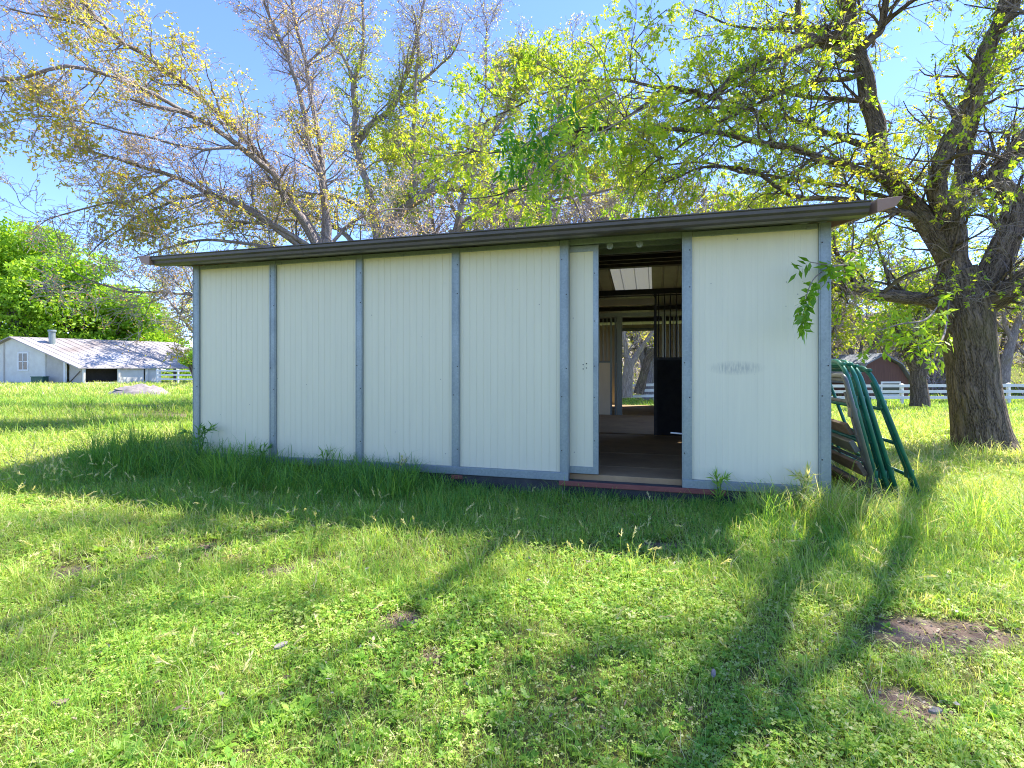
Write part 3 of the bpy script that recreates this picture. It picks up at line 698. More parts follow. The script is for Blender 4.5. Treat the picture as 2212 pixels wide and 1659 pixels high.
for (u,Y,h,sd,yl) in ((1850,38,9,51,.1),(1925,42,7,52,-.1),(2050,40,10,53,.1),(2260,37,10,54,.1),(1995,45,9,55,-.1),(2150,43,10,56,.0),(2380,40,11,57,-.1)):
    wild(u,Y,h,'grey budding tree among those beyond the white fence on the right',sd,LEAF_GREY if sd%2 else LEAF_YG,yl,.55,group='grey trees beyond the right fence')
# olive tree between the house and the barn
wild(470,50,13.5,'olive coloured twiggy tree between the low house and the barn',61,LEAF_YG,-.35,.55,group=None)
wild(300,70,10,'pale twiggy tree behind the far end of the tin roof',62,LEAF_GREY,-.1,.6,group=None)

# dense bright green trees behind the house
def dense(u,Y,h,rad,label,seed,n=15000,size=.26,zl=.08):
    size*=1.45; n=int(n*1.5)
    r=np.random.default_rng(seed); x=(u-1106)/1106*Y; g=float(gz(x,Y)); root=empty('leafy_tree',(x,Y,g)); tag(root,label,'tree')
    Pl=[];Rl=[]
    cl=[]
    for k in range(44):
        a=r.uniform(0,6.28); q=math.sqrt(r.uniform(.05,1)); zz=r.uniform(zl,1)
        w=math.sqrt(max(.05,1-(max(zz-.35,0)/.68)**2))
        c=np.array([math.cos(a)*q*rad*w,math.sin(a)*q*rad*w,h*zz*.92]); cl.append((c,rad*r.uniform(.24,.42)))
        s=spline([(0,0,0),(c[0]*.15,c[1]*.15,c[2]*.35),(c[0]*.6,c[1]*.6,c[2]*.75),tuple(c)],12); Pl.append(s); Rl.append(np.linspace(.028*h,.004*h,12))
    V,F,U=tubes(np.array(Pl),np.array(Rl),6); a=Acc(); a.add(V,F,U); a.obj('trunk',M['bark_grey'],root,True)
    lf=Acc()
    for c,q in cl:
        m=n//34; d=nrm(r.normal(size=(m,3))); rr=q*r.uniform(.55,1.05,m)**.6
        p=c+d*rr[:,None]*np.array([1.15,1.15,.55])*(1+.25*vnoise(d,3,int(abs(c[0])*99)%97)[:,None])
        lay=vnoise(p,1.6,seed)>-.5; p=p[lay]; d=d[lay]
        t=np.clip(.5+.3*r.normal(size=len(p))*.6+.2*vnoise(p,.7,seed),0,1)
        V,F,T=leaf_quads(p,d*.6+r.normal(size=p.shape)*.6+np.array([0,0,-.2]),size*r.uniform(.7,1.3,len(p)),size*.6,t); lf.add(V,F,None,T)
    lf.obj('crown',LEAF_GREEN,root)
dense(60,58,18,8.5,'tall rounded bright green tree behind the gable of the low house',71,26000,.30)
dense(-120,60,21,9,'highest bright green tree at the left edge behind the house',72,22000,.32)
dense(200,60,11,7.5,'spreading bright green tree behind the tin roof chimney pipe',73,24000,.28)
dense(300,64,8.0,5,'low bright green tree behind the right end of the tin roof',74,14000,.26)
dense(421,40,2.9,1.0,'small bright green sapling at the barn corner by the white fence',75,1800,.10,.62)

# ------------------------------------------------------------------ the low house on the left
def build_house():
    O=np.array(P(31,826,45)); gdir=np.array([1,-.18,0]); gdir/=np.linalg.norm(gdir); rdir=np.array([.62,.79,0]); rdir/=np.linalg.norm(rdir)
    z0=float(gz(O[0],O[1]))-.05
    root=empty('farm_house',(O[0],O[1],z0)); tag(root,'low white farmhouse with tin lean to roof, brown with painted tree shade, and flue pipe','house')
    def q(a,b,z): p=gdir*a+rdir*b; return (p[0],p[1],z)
    zb=0; za=4.15; sl=.375; hw=3.25; Lr=12.5
    def rz(a): return za-sl*abs(a)
    al=7.3                                           # lean-to eave
    # gable wall
    m=MB(); m.prism([q(-hw,0,zb),q(hw,0,zb),q(hw,0,rz(hw)),q(0,0,za),q(-hw,0,rz(hw))],tuple(rdir*.15)); m.build('gable_wall',M['offwhite'],root)
    m=MB(); m.prism([q(hw-.01,.02,zb),q(hw-.01,6.2,zb),q(hw-.01,6.2,rz(hw)),q(hw-.01,.02,rz(hw))],tuple(gdir*-.12)); m.build('side_wall',M['offwhite'],root)
    # lean-to front in boards with a post
    m=MB(); m.prism([q(hw+.05,.1,zb),q(5.2,.1,zb),q(5.2,.1,rz(5.2)-.06),q(hw+.05,.1,rz(hw)-.08)],tuple(rdir*.1)); m.build('lean_to_wall',M['dull_board'],root)
    m=MB(); m.prism([q(5.35,.3,zb),q(6.6,.3,zb),q(6.6,.3,rz(6.6)-.06),q(5.35,.3,rz(5.35)-.08)],tuple(rdir*.1)); m.build('lean_to_wall',M['dull_board'],root)
    m=MB(); m.prism([q(5.2,.0,zb),q(5.35,.0,zb),q(5.35,.0,rz(5.35)-.06),q(5.2,.0,rz(5.2)-.06)],tuple(rdir*.14)); m.build('lean_to_post',M['white'],root)
    m=MB(); m.tube([q(5.4,.24,.2),q(6.55,.24,1.2)],.03,6); m.build('brace',M['old_wood'],root)
    # eave side: posts, black sheet painting the openings' shade, boards
    ae=al-.25
    for b in (.05,2.5,4.6,6.9): 
        m=MB(); m.prism([q(ae,b,zb),q(ae+.14,b,zb),q(ae+.14,b,rz(ae)-.1),q(ae,b,rz(ae)-.1)],tuple(rdir*.14)); m.build('eave_post',M['offwhite'] if b<6 else M['old_wood'],root)
    m=MB(); m.prism([q(ae-.9,.5,zb),q(ae-.9,5.8,zb),q(ae-.9,5.8,rz(ae)-.0),q(ae-.9,.5,rz(ae)-.0)],tuple(gdir*-.1)); m.build('shade_sheet',M['shade_black'],root)
    for (b0,b1) in ((2.7,4.5),(4.8,5.9)):
        m=MB(); m.prism([q(ae,b0,.25),q(ae,b1,.25),q(ae,b1,rz(ae)-.12),q(ae,b0,rz(ae)-.12)],tuple(gdir*-.08)); m.build('eave_board',M['offwhite'],root)
    m=MB(); m.prism([q(ae+.02,.2,zb),q(ae+.02,5.9,zb),q(ae+.02,5.9,.24),q(ae+.02,.2,.24)],tuple(gdir*-.1)); m.build('base_board',M['offwhite'],root)
    # roofs
    m=MB()
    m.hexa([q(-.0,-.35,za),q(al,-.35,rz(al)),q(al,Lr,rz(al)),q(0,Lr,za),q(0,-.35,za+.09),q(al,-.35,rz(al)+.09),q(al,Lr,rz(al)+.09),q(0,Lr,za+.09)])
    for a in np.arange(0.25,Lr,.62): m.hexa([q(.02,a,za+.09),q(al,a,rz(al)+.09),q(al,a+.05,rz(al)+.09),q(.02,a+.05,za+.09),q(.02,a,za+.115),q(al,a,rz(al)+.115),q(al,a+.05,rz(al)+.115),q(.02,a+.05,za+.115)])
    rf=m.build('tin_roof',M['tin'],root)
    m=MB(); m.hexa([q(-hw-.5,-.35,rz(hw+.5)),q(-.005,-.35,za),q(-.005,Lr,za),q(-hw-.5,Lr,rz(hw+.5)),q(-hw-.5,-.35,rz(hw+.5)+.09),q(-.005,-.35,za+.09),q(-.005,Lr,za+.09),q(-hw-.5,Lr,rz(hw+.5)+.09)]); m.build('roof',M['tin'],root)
    c=q(1.45,1.6,0); zc=rz(1.45)
    m=MB(); m.tube([(c[0],c[1],zc-.1),(c[0],c[1],zc+1.15)],.24,14); m.tube([(c[0],c[1],zc+1.15),(c[0],c[1],zc+1.30)],[.32,.30],14); m.build('flue_pipe',M['galv'],rf)
    # window
    m=MB(); wx0,wx1,wz0,wz1=.55,1.45,1.35,2.75
    for (a,b,c_,d) in ((wx0-.12,wx1+.12,wz0-.12,wz0),(wx0-.12,wx1+.12,wz1,wz1+.12),(wx0-.12,wx0,wz0,wz1),(wx1,wx1+.12,wz0,wz1),((wx0+wx1)/2-.03,(wx0+wx1)/2+.03,wz0,wz1),(wx0,wx1,(wz0+wz1)/2-.03,(wz0+wz1)/2+.03)):
        m.prism([q(a,-.06,c_),q(b,-.06,c_),q(b,-.06,d),q(a,-.06,d)],tuple(rdir*.055))
    w=m.build('window',M['white'],root)
    m=MB(); m.prism([q(wx0,-.03,wz0),q(wx1,-.03,wz0),q(wx1,-.03,wz1),q(wx0,-.03,wz1)],tuple(rdir*.02)); m.build('pane',M['glass'],w)
    m=MB(); m.prism([q(-1.15,-.05,0),q(-1.0,-.05,0),q(-1.0,-.05,rz(1.1)),q(-1.15,-.05,rz(1.2))],tuple(rdir*.045)); m.build('corner_board',M['dull_board'],root)
    return q,root
hq,hroot=build_house()
bx=empty('metal_box',tuple(np.array(P(86,826,43.6))*np.array([1,1,0])+np.array([0,0,.0]))); tag(bx,'dark green metal cabinet standing by the farmhouse gable','cabinet')
m=MB(); m.box(-.5,-.3,0,.5,.3,.62); m.build('cabinet_body',M['greenbox'],bx,bevel=.03)
m=MB(); m.box(-.54,-.34,.62,.54,.34,.67); m.build('lid',M['greenbox'],bx,bevel=.02)

# ------------------------------------------------------------------ white rail fences
def fence(p0,p1,n,h,nr,label,post=.12,sink=.2):
    p0=np.array(p0);p1=np.array(p1); root=empty('rail_fence',(p0[0],p0[1],float(gz(p0[0],p0[1])))); tag(root,label,'fence'); o=np.array(root.location)
    zs=[float(gz(*(p0+(p1-p0)*k/n))) for k in range(n+1)]
    d=(p1-p0)/np.linalg.norm(p1-p0); w=np.array([-d[1],d[0]])
    for k in range(n+1):
        c=p0+(p1-p0)*k/n-o[:2]; z=zs[k]-o[2]; m=MB(); q=post/2
        m.box(c[0]-q,c[1]-q,z-sink,c[0]+q,c[1]+q,z+h); 
        b=len(m.v); m.hexa([(c[0]-q-.015,c[1]-q-.015,z+h),(c[0]+q+.015,c[1]-q-.015,z+h),(c[0]+q+.015,c[1]+q+.015,z+h),(c[0]-q-.015,c[1]+q+.015,z+h),(c[0]-.02,c[1]-.02,z+h+.06),(c[0]+.02,c[1]-.02,z+h+.06),(c[0]+.02,c[1]+.02,z+h+.06),(c[0]-.02,c[1]+.02,z+h+.06)])
        m.build('post',M['white'],root)
    for r_ in range(nr):
        zz=h*(.93-.86*r_/(nr))  ; m=MB()
        for k in range(n):
            a=p0+(p1-p0)*k/n-o[:2]; b=p0+(p1-p0)*(k+1)/n-o[:2]; za=zs[k]-o[2]+zz; zb=zs[k+1]-o[2]+zz; t=w*.02; off=w*(post/2+.022)
            a=a-off; b=b-off
            m.hexa([(a[0]-t[0],a[1]-t[1],za-.07),(b[0]-t[0],b[1]-t[1],zb-.07),(b[0]+t[0],b[1]+t[1],zb-.07),(a[0]+t[0],a[1]+t[1],za-.07),(a[0]-t[0],a[1]-t[1],za+.07),(b[0]-t[0],b[1]-t[1],zb+.07),(b[0]+t[0],b[1]+t[1],zb+.07),(a[0]+t[0],a[1]+t[1],za+.07)])
        m.build('rail',M['white'],root)
fence((5.2,27.5),(34,24.0),12,1.02,3,'white three rail paddock fence behind the big tree')
fence((-30.9,44.6),(-24.4,43.0),3,1.28,3,'white rail fence beyond the farmhouse, left of the barn')

# ------------------------------------------------------------------ red shed with gambrel roof
def red_shed():
    x,y=(1905-1106)/1106*34,34.0; g=float(gz(x,y))-.1
    root=empty('garden_shed',(x,y,g),.12); tag(root,'small red brown shed with grey gambrel roof beyond the white fence','shed')
    w=1.95; he=1.35; hm=2.35; ht=2.95
    pr=[(-w,0),(w,0),(w,he),(w*.62,hm),(0,ht),(-w*.62,hm),(-w,he)]
    m=MB(); m.prism([(a,0,z) for a,z in pr],(0,3.6,0)); m.build('wall',M['redbarn'],root)
    ro=[(w+.22,he-.18),(w*.66,hm+.05),(0,ht+.10),(-w*.66,hm+.05),(-w-.22,he-.18)]
    m=MB()
    for i in range(4):
        (a,z),(b,zz)=ro[i],ro[i+1]
        m.hexa([(a,-.25,z),(b,-.25,zz),(b,3.8,zz),(a,3.8,z),(a,-.25,z+.10),(b,-.25,zz+.10),(b,3.8,zz+.10),(a,3.8,z+.10)])
    m.build('roof',M['shingle'],root)
    m=MB()
    for b in ((-.1,.3,1.35,.42),(-.1,1.15,1.35,1.27),(-.1,.42,.0,1.15),(1.25,.42,1.35,1.15)): m.box(b[0],-.05,b[1],b[2],-.002,b[3])
    wn=m.build('window',M['white'],root)
    m=MB(); m.box(0,-.02,.42,1.25,-.003,1.15); m.build('pane',M['glass'],wn)
red_shed()

# ------------------------------------------------------------------ gates leaning on the barn's end wall
def rounded(w,h,r,n=6):
    pts=[(0,-.02)]
    pts+=[(0,h-r)]+[(r-r*math.cos(t),h-r+r*math.sin(t)) for t in np.linspace(0,math.pi/2,n)[1:]]
    pts+=[(w-r+r*math.sin(t),h-r+r*math.cos(t)) for t in np.linspace(0,math.pi/2,n)]
    pts+=[(w,-.02)]; return pts
def gate(label,t0,ob,ot,h,mat,length=3.0,rails=(.18,.42,.68,.98),r=.022,rad=.22,group='green gates leaning on the barn end',latch=True,zb=-.03):
    base=np.array(barn_pt(LB+ob,t0,zb)); root=empty('livestock_gate',tuple(base),ANG); tag(root,label,'gate',group)
    th=math.asin(min(.9,(ob-ot)/h))
    def w(a,b): return (-math.sin(th)*b, a, math.cos(th)*b)     # along = local y, height = b, leaning to -x
    m=MB(); m.tube([w(a,b) for a,b in rounded(length,h,rad)],r,12); m.build('frame',mat,root,smooth=True)
    for k,f in enumerate(rails):
        m=MB(); m.tube([w(.0,f*h),w(length,f*h)],r*.82,10); m.build('rail',mat,root,smooth=True)
    for a in (.085,length*.5):
        m=MB(); m.tube([w(a,.06),w(a,h*.9 if a>.5 else h-.16)],r*.9,10); m.build('upright',mat,root,smooth=True)
    if latch:
        for f in (.2,.72):
            m=MB(); c=w(.04,f*h); m.box(c[0]-.03,c[1]-.035,c[2]-.045,c[0]+.03,c[1]+.06,c[2]+.045); m.build('clamp',mat,root,bevel=.008)
gate('outermost green tube gate of the stack, leaning farthest from the barn',.75,1.06,.60,1.42,M['green_paint'])
gate('green tube gate second from the outside of the stack',.62,.82,.44,1.44,M['green_paint'])
gate('green tube gate in the middle of the stack',.55,.725,.37,1.45,M['green_paint'])
gate('green tube gate next to the grey one in the stack',.50,.63,.29,1.45,M['green_paint'])
gate('flat grey metal gate innermost in the stack beside the barn post',.28,.53,.23,1.30,M['grey_paint'],rails=(.15,.35,.55,.8,.97),rad=.06)
def plank(label,t0,ob,ot,z0,w,thick,length,mat,th=.9):
    base=np.array(barn_pt(LB+ob,t0,z0)); root=empty('plank',tuple(base),ANG); root.rotation_euler=(0,-th,ANG)
    tag(root,label,'plank','planks behind the gates'); m=MB(); m.box(-thick/2,0,0,thick/2,length,w); m.build('board',mat,root,bevel=.006); return root
plank('brown weathered plank lowest behind the grey gate',.34,.46,.3,.06,.16,.04,3,M['old_wood'],.5)
plank('brown weathered plank just above the lowest one behind the gates',.30,.42,.3,.28,.14,.04,3,M['old_wood'],.5)
plank('grey pipe like plank above the brown ones behind the gates',.33,.36,.3,.50,.12,.05,3,M['grey_paint'],.5)
plank('topmost brown plank behind the grey gate',.38,.33,.3,.66,.12,.04,3,M['old_wood'],.5)

# ------------------------------------------------------------------ rubble mound and small litter
def mound():
    c=np.array(P(300,852,26)); g=float(gz(c[0],c[1])); n=26; V=[];F=[]
    xs=np.linspace(-1.5,1.5,n); ys=np.linspace(-1,1,n)
    X,Y=np.meshgrid(xs,ys,indexing='ij'); q=np.stack([X.ravel(),Y.ravel()],1)
    H=.50*np.clip(1-(X/1.5)**2-(Y/1)**2,0,None)**.6*(1+.3*vnoise(q,5,3).reshape(X.shape)+.15*vnoise(q,14,4).reshape(X.shape))-.03
    V=np.stack([X,Y,H],-1).reshape(-1,3); i,j=np.meshgrid(np.arange(n-1),np.arange(n-1),indexing='ij'); b=(i*n+j).ravel()
    root=empty('rubble_mound',(c[0],c[1],g)); tag(root,'low mound of pale rubble and old boards in front of the farmhouse','mound')
    mesh_np('heap',V,[np.stack([b,b+n,b+n+1,b+1],1)],M['rubble'],root,smooth=True)
    for k in range(5):
        a=R.uniform(-.3,.3); m=MB(); x0=R.uniform(-.9,.1); y0=-.75+.25*k
        m.hexa([(x0,y0,.30),(x0+1.3,y0+a,.10),(x0+1.3,y0+a+.14,.12),(x0,y0+.14,.32),(x0,y0,.34),(x0+1.3,y0+a,.14),(x0+1.3,y0+a+.14,.16),(x0,y0+.14,.36)]); m.build('board',M['rubble'],root)
mound()
DIRT=[(150,1228,.20,.10),(605,1230,.15,.09),(865,1335,.13,.10),(2000,1362,.30,.20),(1962,1512,.17,.13),(935,1405,.07,.07),(318,1200,.10,.07),(2110,1360,.22,.14),(1420,1168,.25,.1),(460,1172,.15,.06),(330,905,1.3,.5),(395,925,.9,.35),(300,880,1.6,.5),(700,1210,.1,.06)]
dirt=[]
for (u,v,a,b) in DIRT:
    Y=HC*1106/(v-797); dirt.append(((u-1106)/1106*Y,Y,a*.85 if a<.5 else a,b*.85 if a<.5 else b))
def chip(u,v,label,L,mat,ang,name,cat,seed):
    Y=HC*1106/(v-797); x=(u-1106)/1106*Y; r=np.random.default_rng(seed)
    o=MB(); n=7; top=[]; 
    prof=[(math.cos(t)*L*.5*r.uniform(.8,1.1),math.sin(t)*L*.2*r.uniform(.7,1.2)) for t in np.linspace(0,6.28,10)[:-1]]
    o.prism([(a,b,.0+.1*a) for a,b in prof],(0,0,.012)); ob=o.build(name,mat,None,bevel=.002)
    ob.location=(x,Y,float(gz(x,Y))+.045); ob.rotation_euler=(.25,.1,ang); tag(ob,label,cat)
chip(606,1403,'pale splinter of wood lying in the grass left of the centre',.07,M['rubble'],.9,'wood_chip','wood chip',1)
chip(2018,1548,'pale flat stone on the bare soil at the lower right',.06,M['rubble'],.2,'flat_stone','stone',2)
chip(130,1532,'curled tan dead leaf in the grass at the lower left',.06,M['drysoil'],.4,'dead_leaf','leaf',3)
chip(1540,1465,'grey brown bit of bark in the grass at the lower right of centre',.05,M['rubble'],1.2,'bark_piece','bark',4)

# ------------------------------------------------------------------ ground
def axis(lim_lo,lim_hi,near,nn,nf):
    a=np.concatenate([-np.geomspace(near,-lim_lo,nf)[::-1],np.linspace(-near,near,nn)[1:-1],np.geomspace(near,lim_hi,nf)]); return a
xs=axis(-420,420,9,150,44); ys=np.concatenate([[-60,-30,-12,-5,-2],np.linspace(0,16,150),np.geomspace(16.3,420,90)])
X,Y=np.meshgrid(xs,ys,indexing='ij'); Z=gz(X,Y)
V=np.stack([X,Y,Z],-1).reshape(-1,3); nx,ny=len(xs),len(ys)
i,j=np.meshgrid(np.arange(nx-1),np.arange(ny-1),indexing='ij'); b=(i*ny+j).ravel()
def ground_mat():
    t=NT('soil_and_thatch'); v=t.coord(); n=t.noise(v,.55,6,.6); n2=t.noise(v,9,5,.65); n3=t.noise(v,60,4,.6)
    c=t.ramp(n2,[(.3,(.060,.070,.018)),(.55,(.115,.125,.030)),(.75,(.19,.165,.06))])
    c=t.mix(t.ramp(n,[(.42,0.0),(.62,.6)]),c,(.15,.17,.035))
    c=t.mix(t.ramp(n3,[(.4,0.0),(.8,.5)]),c,(.21,.165,.115))
    fac=None
    for (x,y,a,b) in dirt:
        mp=t.n('ShaderNodeMapping'); mp.inputs['Location'].default_value=(-x/(a*1.25),-y/(b*1.5),0); mp.inputs['Scale'].default_value=(1/(a*1.25),1/(b*1.5),0)
        t.l(t.n('ShaderNodeTexCoord').outputs['Object'],mp.inputs[0]); g=t.n('ShaderNodeTexGradient',gradient_type='SPHERICAL'); t.l(mp.outputs[0],g.inputs[0])
        if fac is None: fac=g.outputs[0]
        else:
            mm=t.n('ShaderNodeMath',operation='MAXIMUM'); t.l(fac,mm.inputs[0]); t.l(g.outputs[0],mm.inputs[1]); fac=mm.outputs[0]
    sb=t.n('ShaderNodeMath',operation='MULTIPLY_ADD'); t.l(n3,sb.inputs[0]); sb.inputs[1].default_value=-.5; t.l(fac,sb.inputs[2]); sb2=t.n('ShaderNodeMath',operation='ADD'); t.l(sb.outputs[0],sb2.inputs[0]); sb2.inputs[1].default_value=.22; fac=sb2.outputs[0]
    soil=t.ramp(n2,[(.3,(.11,.075,.058)),(.6,(.22,.16,.125)),(.8,(.36,.30,.25))])
    c=t.mix(t.ramp(fac,[(0.05,0.0),(.45,1.0)]),c,soil)
    t.set(Base_Color=c,Roughness=.95); t.b.inputs['Specular IOR Level'].default_value=.1; t.bump(t.mix(.5,n2,n3),.8,.05); return t.m
tag(mesh_np('ground',V,[np.stack([b,b+ny,b+ny+1,b+1],1)],ground_mat(),smooth=True),'grassy paddock ground','ground',kind='structure')

# ------------------------------------------------------------------ grass
LEAF_CLOVER=leaf('clover_leaf',[(0,(.07,.20,.03)),(.4,(.21,.41,.045)),(.7,(.39,.55,.08)),(1,(.60,.61,.26))],.45,1.4)
LEAF_BLADE=leaf('grass_blade',[(0,(.07,.21,.055)),(.35,(.19,.39,.055)),(.65,(.38,.52,.085)),(.85,(.58,.56,.24)),(1,(.74,.67,.43))],.45,1.4)
def scatter(n,y0,y1,wide=1.26,pad=1.7,pw=1.0,rng=R):
    y=y0+(y1-y0)*rng.random(n)**pw
    # more samples where the strip is wider
    x=(rng.random(n)*2-1)*(y*wide+pad)
    return x,y
def usable(x,y,margin=.02,rng=R):
    lx,ly=to_barn(x,y)
    k=~((lx>-margin)&(lx<LB+margin)&(ly>-margin-.05)&(ly<DB+margin))
    for (dx,dy,a,b) in dirt:
        q=((x-dx)/a)**2+((y-dy)/b)**2
        wob=.25*np.sin(x*31+y*17)+.2*np.sin(x*53-y*41)
        k&=rng.random(len(x))>np.clip(1.35-(q+wob)*.75,0,.95)*(q<2.2)
    return k
GR=Acc(); CL=Acc()
def add_leaves(n,y0,y1,size,hmin,hmax,pw,tint,amt=1.0,thr=-9,seed=5,wide=1.22):
    x,y=scatter(n,y0,y1,pw=pw,wide=wide); k=usable(x,y)
    q=np.stack([x,y],1); m=vnoise(q,1.7,seed)
    k&=(m>thr); x=x[k];y=y[k];m=m[k]; q=q[k]
    h=(hmin+(hmax-hmin)*R.random(len(x)))*(1+.35*m+.45*vnoise(q,5.5,seed+1))
    p=np.stack([x,y,gz(x,y)+np.maximum(h,.004)],1); K=len(p)
    tt=np.clip(tint+.14*vnoise(q,2.6,seed+2)+.12*vnoise(q,.7,seed+7)+.26*R.normal(size=K),0,1)
    a0=R.uniform(0,6.28,K)
    for j in range(3):
        a=a0+j*2.094; el=R.uniform(-.35,.55,K)
        d=np.stack([np.cos(a)*np.cos(el),np.sin(a)*np.cos(el),np.sin(el)],1)
        L=size*R.uniform(.6,1.25,K)
        s=np.stack([-np.sin(a),np.cos(a),R.uniform(-.4,.4,K)],1); s=nrm(s)
        mid=p+d*L[:,None]*.55; W=L[:,None]*.40
        up=np.array([0,0,1.])*W*.25
        V=np.stack([p,mid+s*W+up,p+d*L[:,None]-up*.3,mid-s*W+up],1).reshape(-1,3)
        CL.add(V,np.arange(K*4).reshape(K,4),None,np.repeat(tt,4))
def add_blades(x,y,h,w,lean,tint,bend=.6,az=None):
    K=len(x); z=gz(x,y); a=R.uniform(0,6.28,K) if az is None else az
    d=np.stack([np.cos(a),np.sin(a),np.zeros(K)],1); fa=a+R.uniform(-.9,.9,K)+1.57
    s=np.stack([np.cos(fa),np.sin(fa),np.zeros(K)],1)*(w/2)[:,None]
    b=np.stack([x,y,z-.01],1); up=np.array([0,0,1.])
    l=lean[:,None]; hh=h[:,None]
    m1=b+up*hh*.45+d*hh*l*.25; m2=b+up*hh*(.80-.1*l)+d*hh*l*.65; tip=b+up*hh*(1.0-bend*l*.6)+d*hh*l*1.2
    V=np.stack([b-s,b+s,m1+s*.9,m1-s*.9,m2+s*.6,m2-s*.6,tip],1).reshape(-1,3)
    o=np.arange(K)*7
    GR.add(V,np.stack([o,o+1,o+2,o+3],1),None,np.repeat(tint,7))
    GR.F.append((np.stack([o+3,o+2,o+4,o+5],1)+GR.n-len(V)))
    GR.F.append((np.stack([o+5,o+4,o+6],1)+GR.n-len(V)))
def tufts(nt,per,y0,y1,h,w,pw,tint,spread=.05,mask=None,lean=(.15,.9),seed=9,wide=1.22,xy=None,hn=.4):
    if xy is None: x,y=scatter(nt,y0,y1,pw=pw,wide=wide)
    else: x,y=xy
    k=usable(x,y,.0)
    if mask is not None: k&=mask(x,y)
    x=x[k];y=y[k]; q=np.stack([x,y],1)
    hh=h*(1+hn*vnoise(q,1.1,seed)+.25*R.normal(size=len(x)))
    tt=tint+.14*vnoise(q,.8,seed+3)+.10*R.normal(size=len(x))
    X=np.repeat(x,per);Y=np.repeat(y,per);a=R.uniform(0,6.28,len(X)); r=spread*np.sqrt(R.random(len(X)))
    X=X+np.cos(a)*r; Y=Y+np.sin(a)*r
    H=np.maximum(np.repeat(hh,per)*R.uniform(.45,1.15,len(X)),.012)
    k=usable(X,Y,.0); X=X[k];Y=Y[k];H=H[k];a=a[k]; T=np.repeat(tt,per)[k]
    add_blades(X,Y,H,w*R.uniform(.6,1.3,len(X)),R.uniform(*lean,len(X)),np.clip(T+.10*R.normal(size=len(X)),0,1),az=a+R.normal(size=len(X))*.7)
front=lambda x,y: (lambda l:(l[0]>-.9)&(l[0]<LB+1.6)&(l[1]>-1.35)&(l[1]<.5))(to_barn(x,y))
# near lawn: low broad leaves with fine grass between
add_leaves(40000,.7,3.2,.011,.008,.05,.8,.70,seed=5)
add_leaves(42000,.7,3.2,.017,.008,.045,.8,.60,seed=8,thr=-.1)
add_leaves(48000,2.6,6.6,.015,.01,.055,.75,.68,seed=5)
add_leaves(40000,2.6,6.6,.023,.01,.05,.75,.60,seed=8,thr=-.1)
add_leaves(30000,5.5,12,.04,.01,.07,.8,.66,seed=6)
tufts(15500,9,.7,3.4,.075,.0030,.8,.60,.05)
tufts(2600,7,.9,4.5,.06,.0028,.8,.90,.09,lean=(.6,1.6))
tufts(16500,9,2.8,7,.12,.0042,.75,.62,.06)
tufts(3500,7,3,8,.09,.0042,.8,.88,.12,lean=(.6,1.5))
tufts(9000,8,6,14,.17,.009,.8,.64,.09)
tufts(15000,8,12,32,.20,.018,.8,.50,.20,wide=1.3)
tufts(14000,7,28,75,.24,.045,.9,.52,.4,wide=1.35)
# lush tall grass along the barn wall
def along_wall(n,l0,l1,d0,d1):
    lx=R.uniform(l0,l1,n); ly=-(d0+(d1-d0)*R.random(n)**1.4); return A0[0]+lx*EX[0]+ly*EY[0], A0[1]+lx*EX[1]+ly*EY[1]
tufts(0,12,0,0,.17,.0055,1,.30,.06,xy=along_wall(1500,-1.6,4.2,.05,1.6))
tufts(0,11,0,0,.12,.005,1,.34,.06,xy=along_wall(1100,3.2,LB+.6,.05,1.5))
tufts(0,10,0,0,.25,.006,1,.30,.05,xy=along_wall(300,-.8,3.8,.05,.9),lean=(.1,1.0))
tufts(0,9,0,0,.20,.005,1,.34,.05,xy=along_wall(90,3.8,LB+.1,.10,.9),lean=(.1,1.0))
tufts(0,14,0,0,.40,.007,1,.22,.07,xy=along_wall(330,-1.1,1.4,.0,.8),lean=(.1,1.0))
tufts(0,14,0,0,.30,.007,1,.2,.07,xy=along_wall(260,1.2,3.4,.04,.8),lean=(.1,1.0))
tufts(0,16,0,0,.30,.005,1,.82,.09,xy=along_wall(60,LB-.6,LB+.5,.05,.5),lean=(.2,1.0))
tufts(0,14,0,0,.30,.006,1,.55,.08,xy=along_wall(200,LB-.7,LB+1.9,-.3,.9),lean=(.2,1.1))
# seedy straw coloured grass under the big tree and right of the gates
tufts(3800,9,5.5,16,.27,.007,.9,.72,.09,mask=lambda x,y:x>3.4,lean=(.3,1.1))
tufts(4200,7,8,22,.22,.010,.9,.54,.12,mask=lambda x,y:x<-4.5)
tufts(6000,7,24,46,.30,.03,.9,.76,.3,mask=lambda x,y:x<-12,wide=1.3)
# broad weeds: rosettes of larger leaves
def rosettes(n,y0,y1,L,tint):
    x,y=scatter(n,y0,y1,pw=.8); k=usable(x,y)&(vnoise(np.stack([x,y],1),1.1,77)>.05); x=x[k];y=y[k]; K=len(x); z=gz(x,y); tt=tint+.12*R.normal(size=K); sz=L*R.uniform(.6,1.3,K)
    for j in range(8):
        a=j*.785+R.uniform(-.3,.3,K); el=R.uniform(.1,.9,K); d=np.stack([np.cos(a)*np.cos(el),np.sin(a)*np.cos(el),np.sin(el)],1)
        p=np.stack([x,y,z+.012],1); s=np.stack([-np.sin(a),np.cos(a),np.zeros(K)],1); l=(sz*R.uniform(.7,1.1,K))[:,None]
        m=p+d*l*.55; V=np.stack([p,m+s*l*.22,p+d*l-np.array([0,0,.25])*l*.4,m-s*l*.22],1).reshape(-1,3)
        CL.add(V,np.arange(K*4).reshape(K,4),None,np.repeat(np.clip(tt+.05*R.normal(size=K),0,1),4))
rosettes(2600,.9,4,.045,.42); rosettes(2600,3,8,.07,.45)
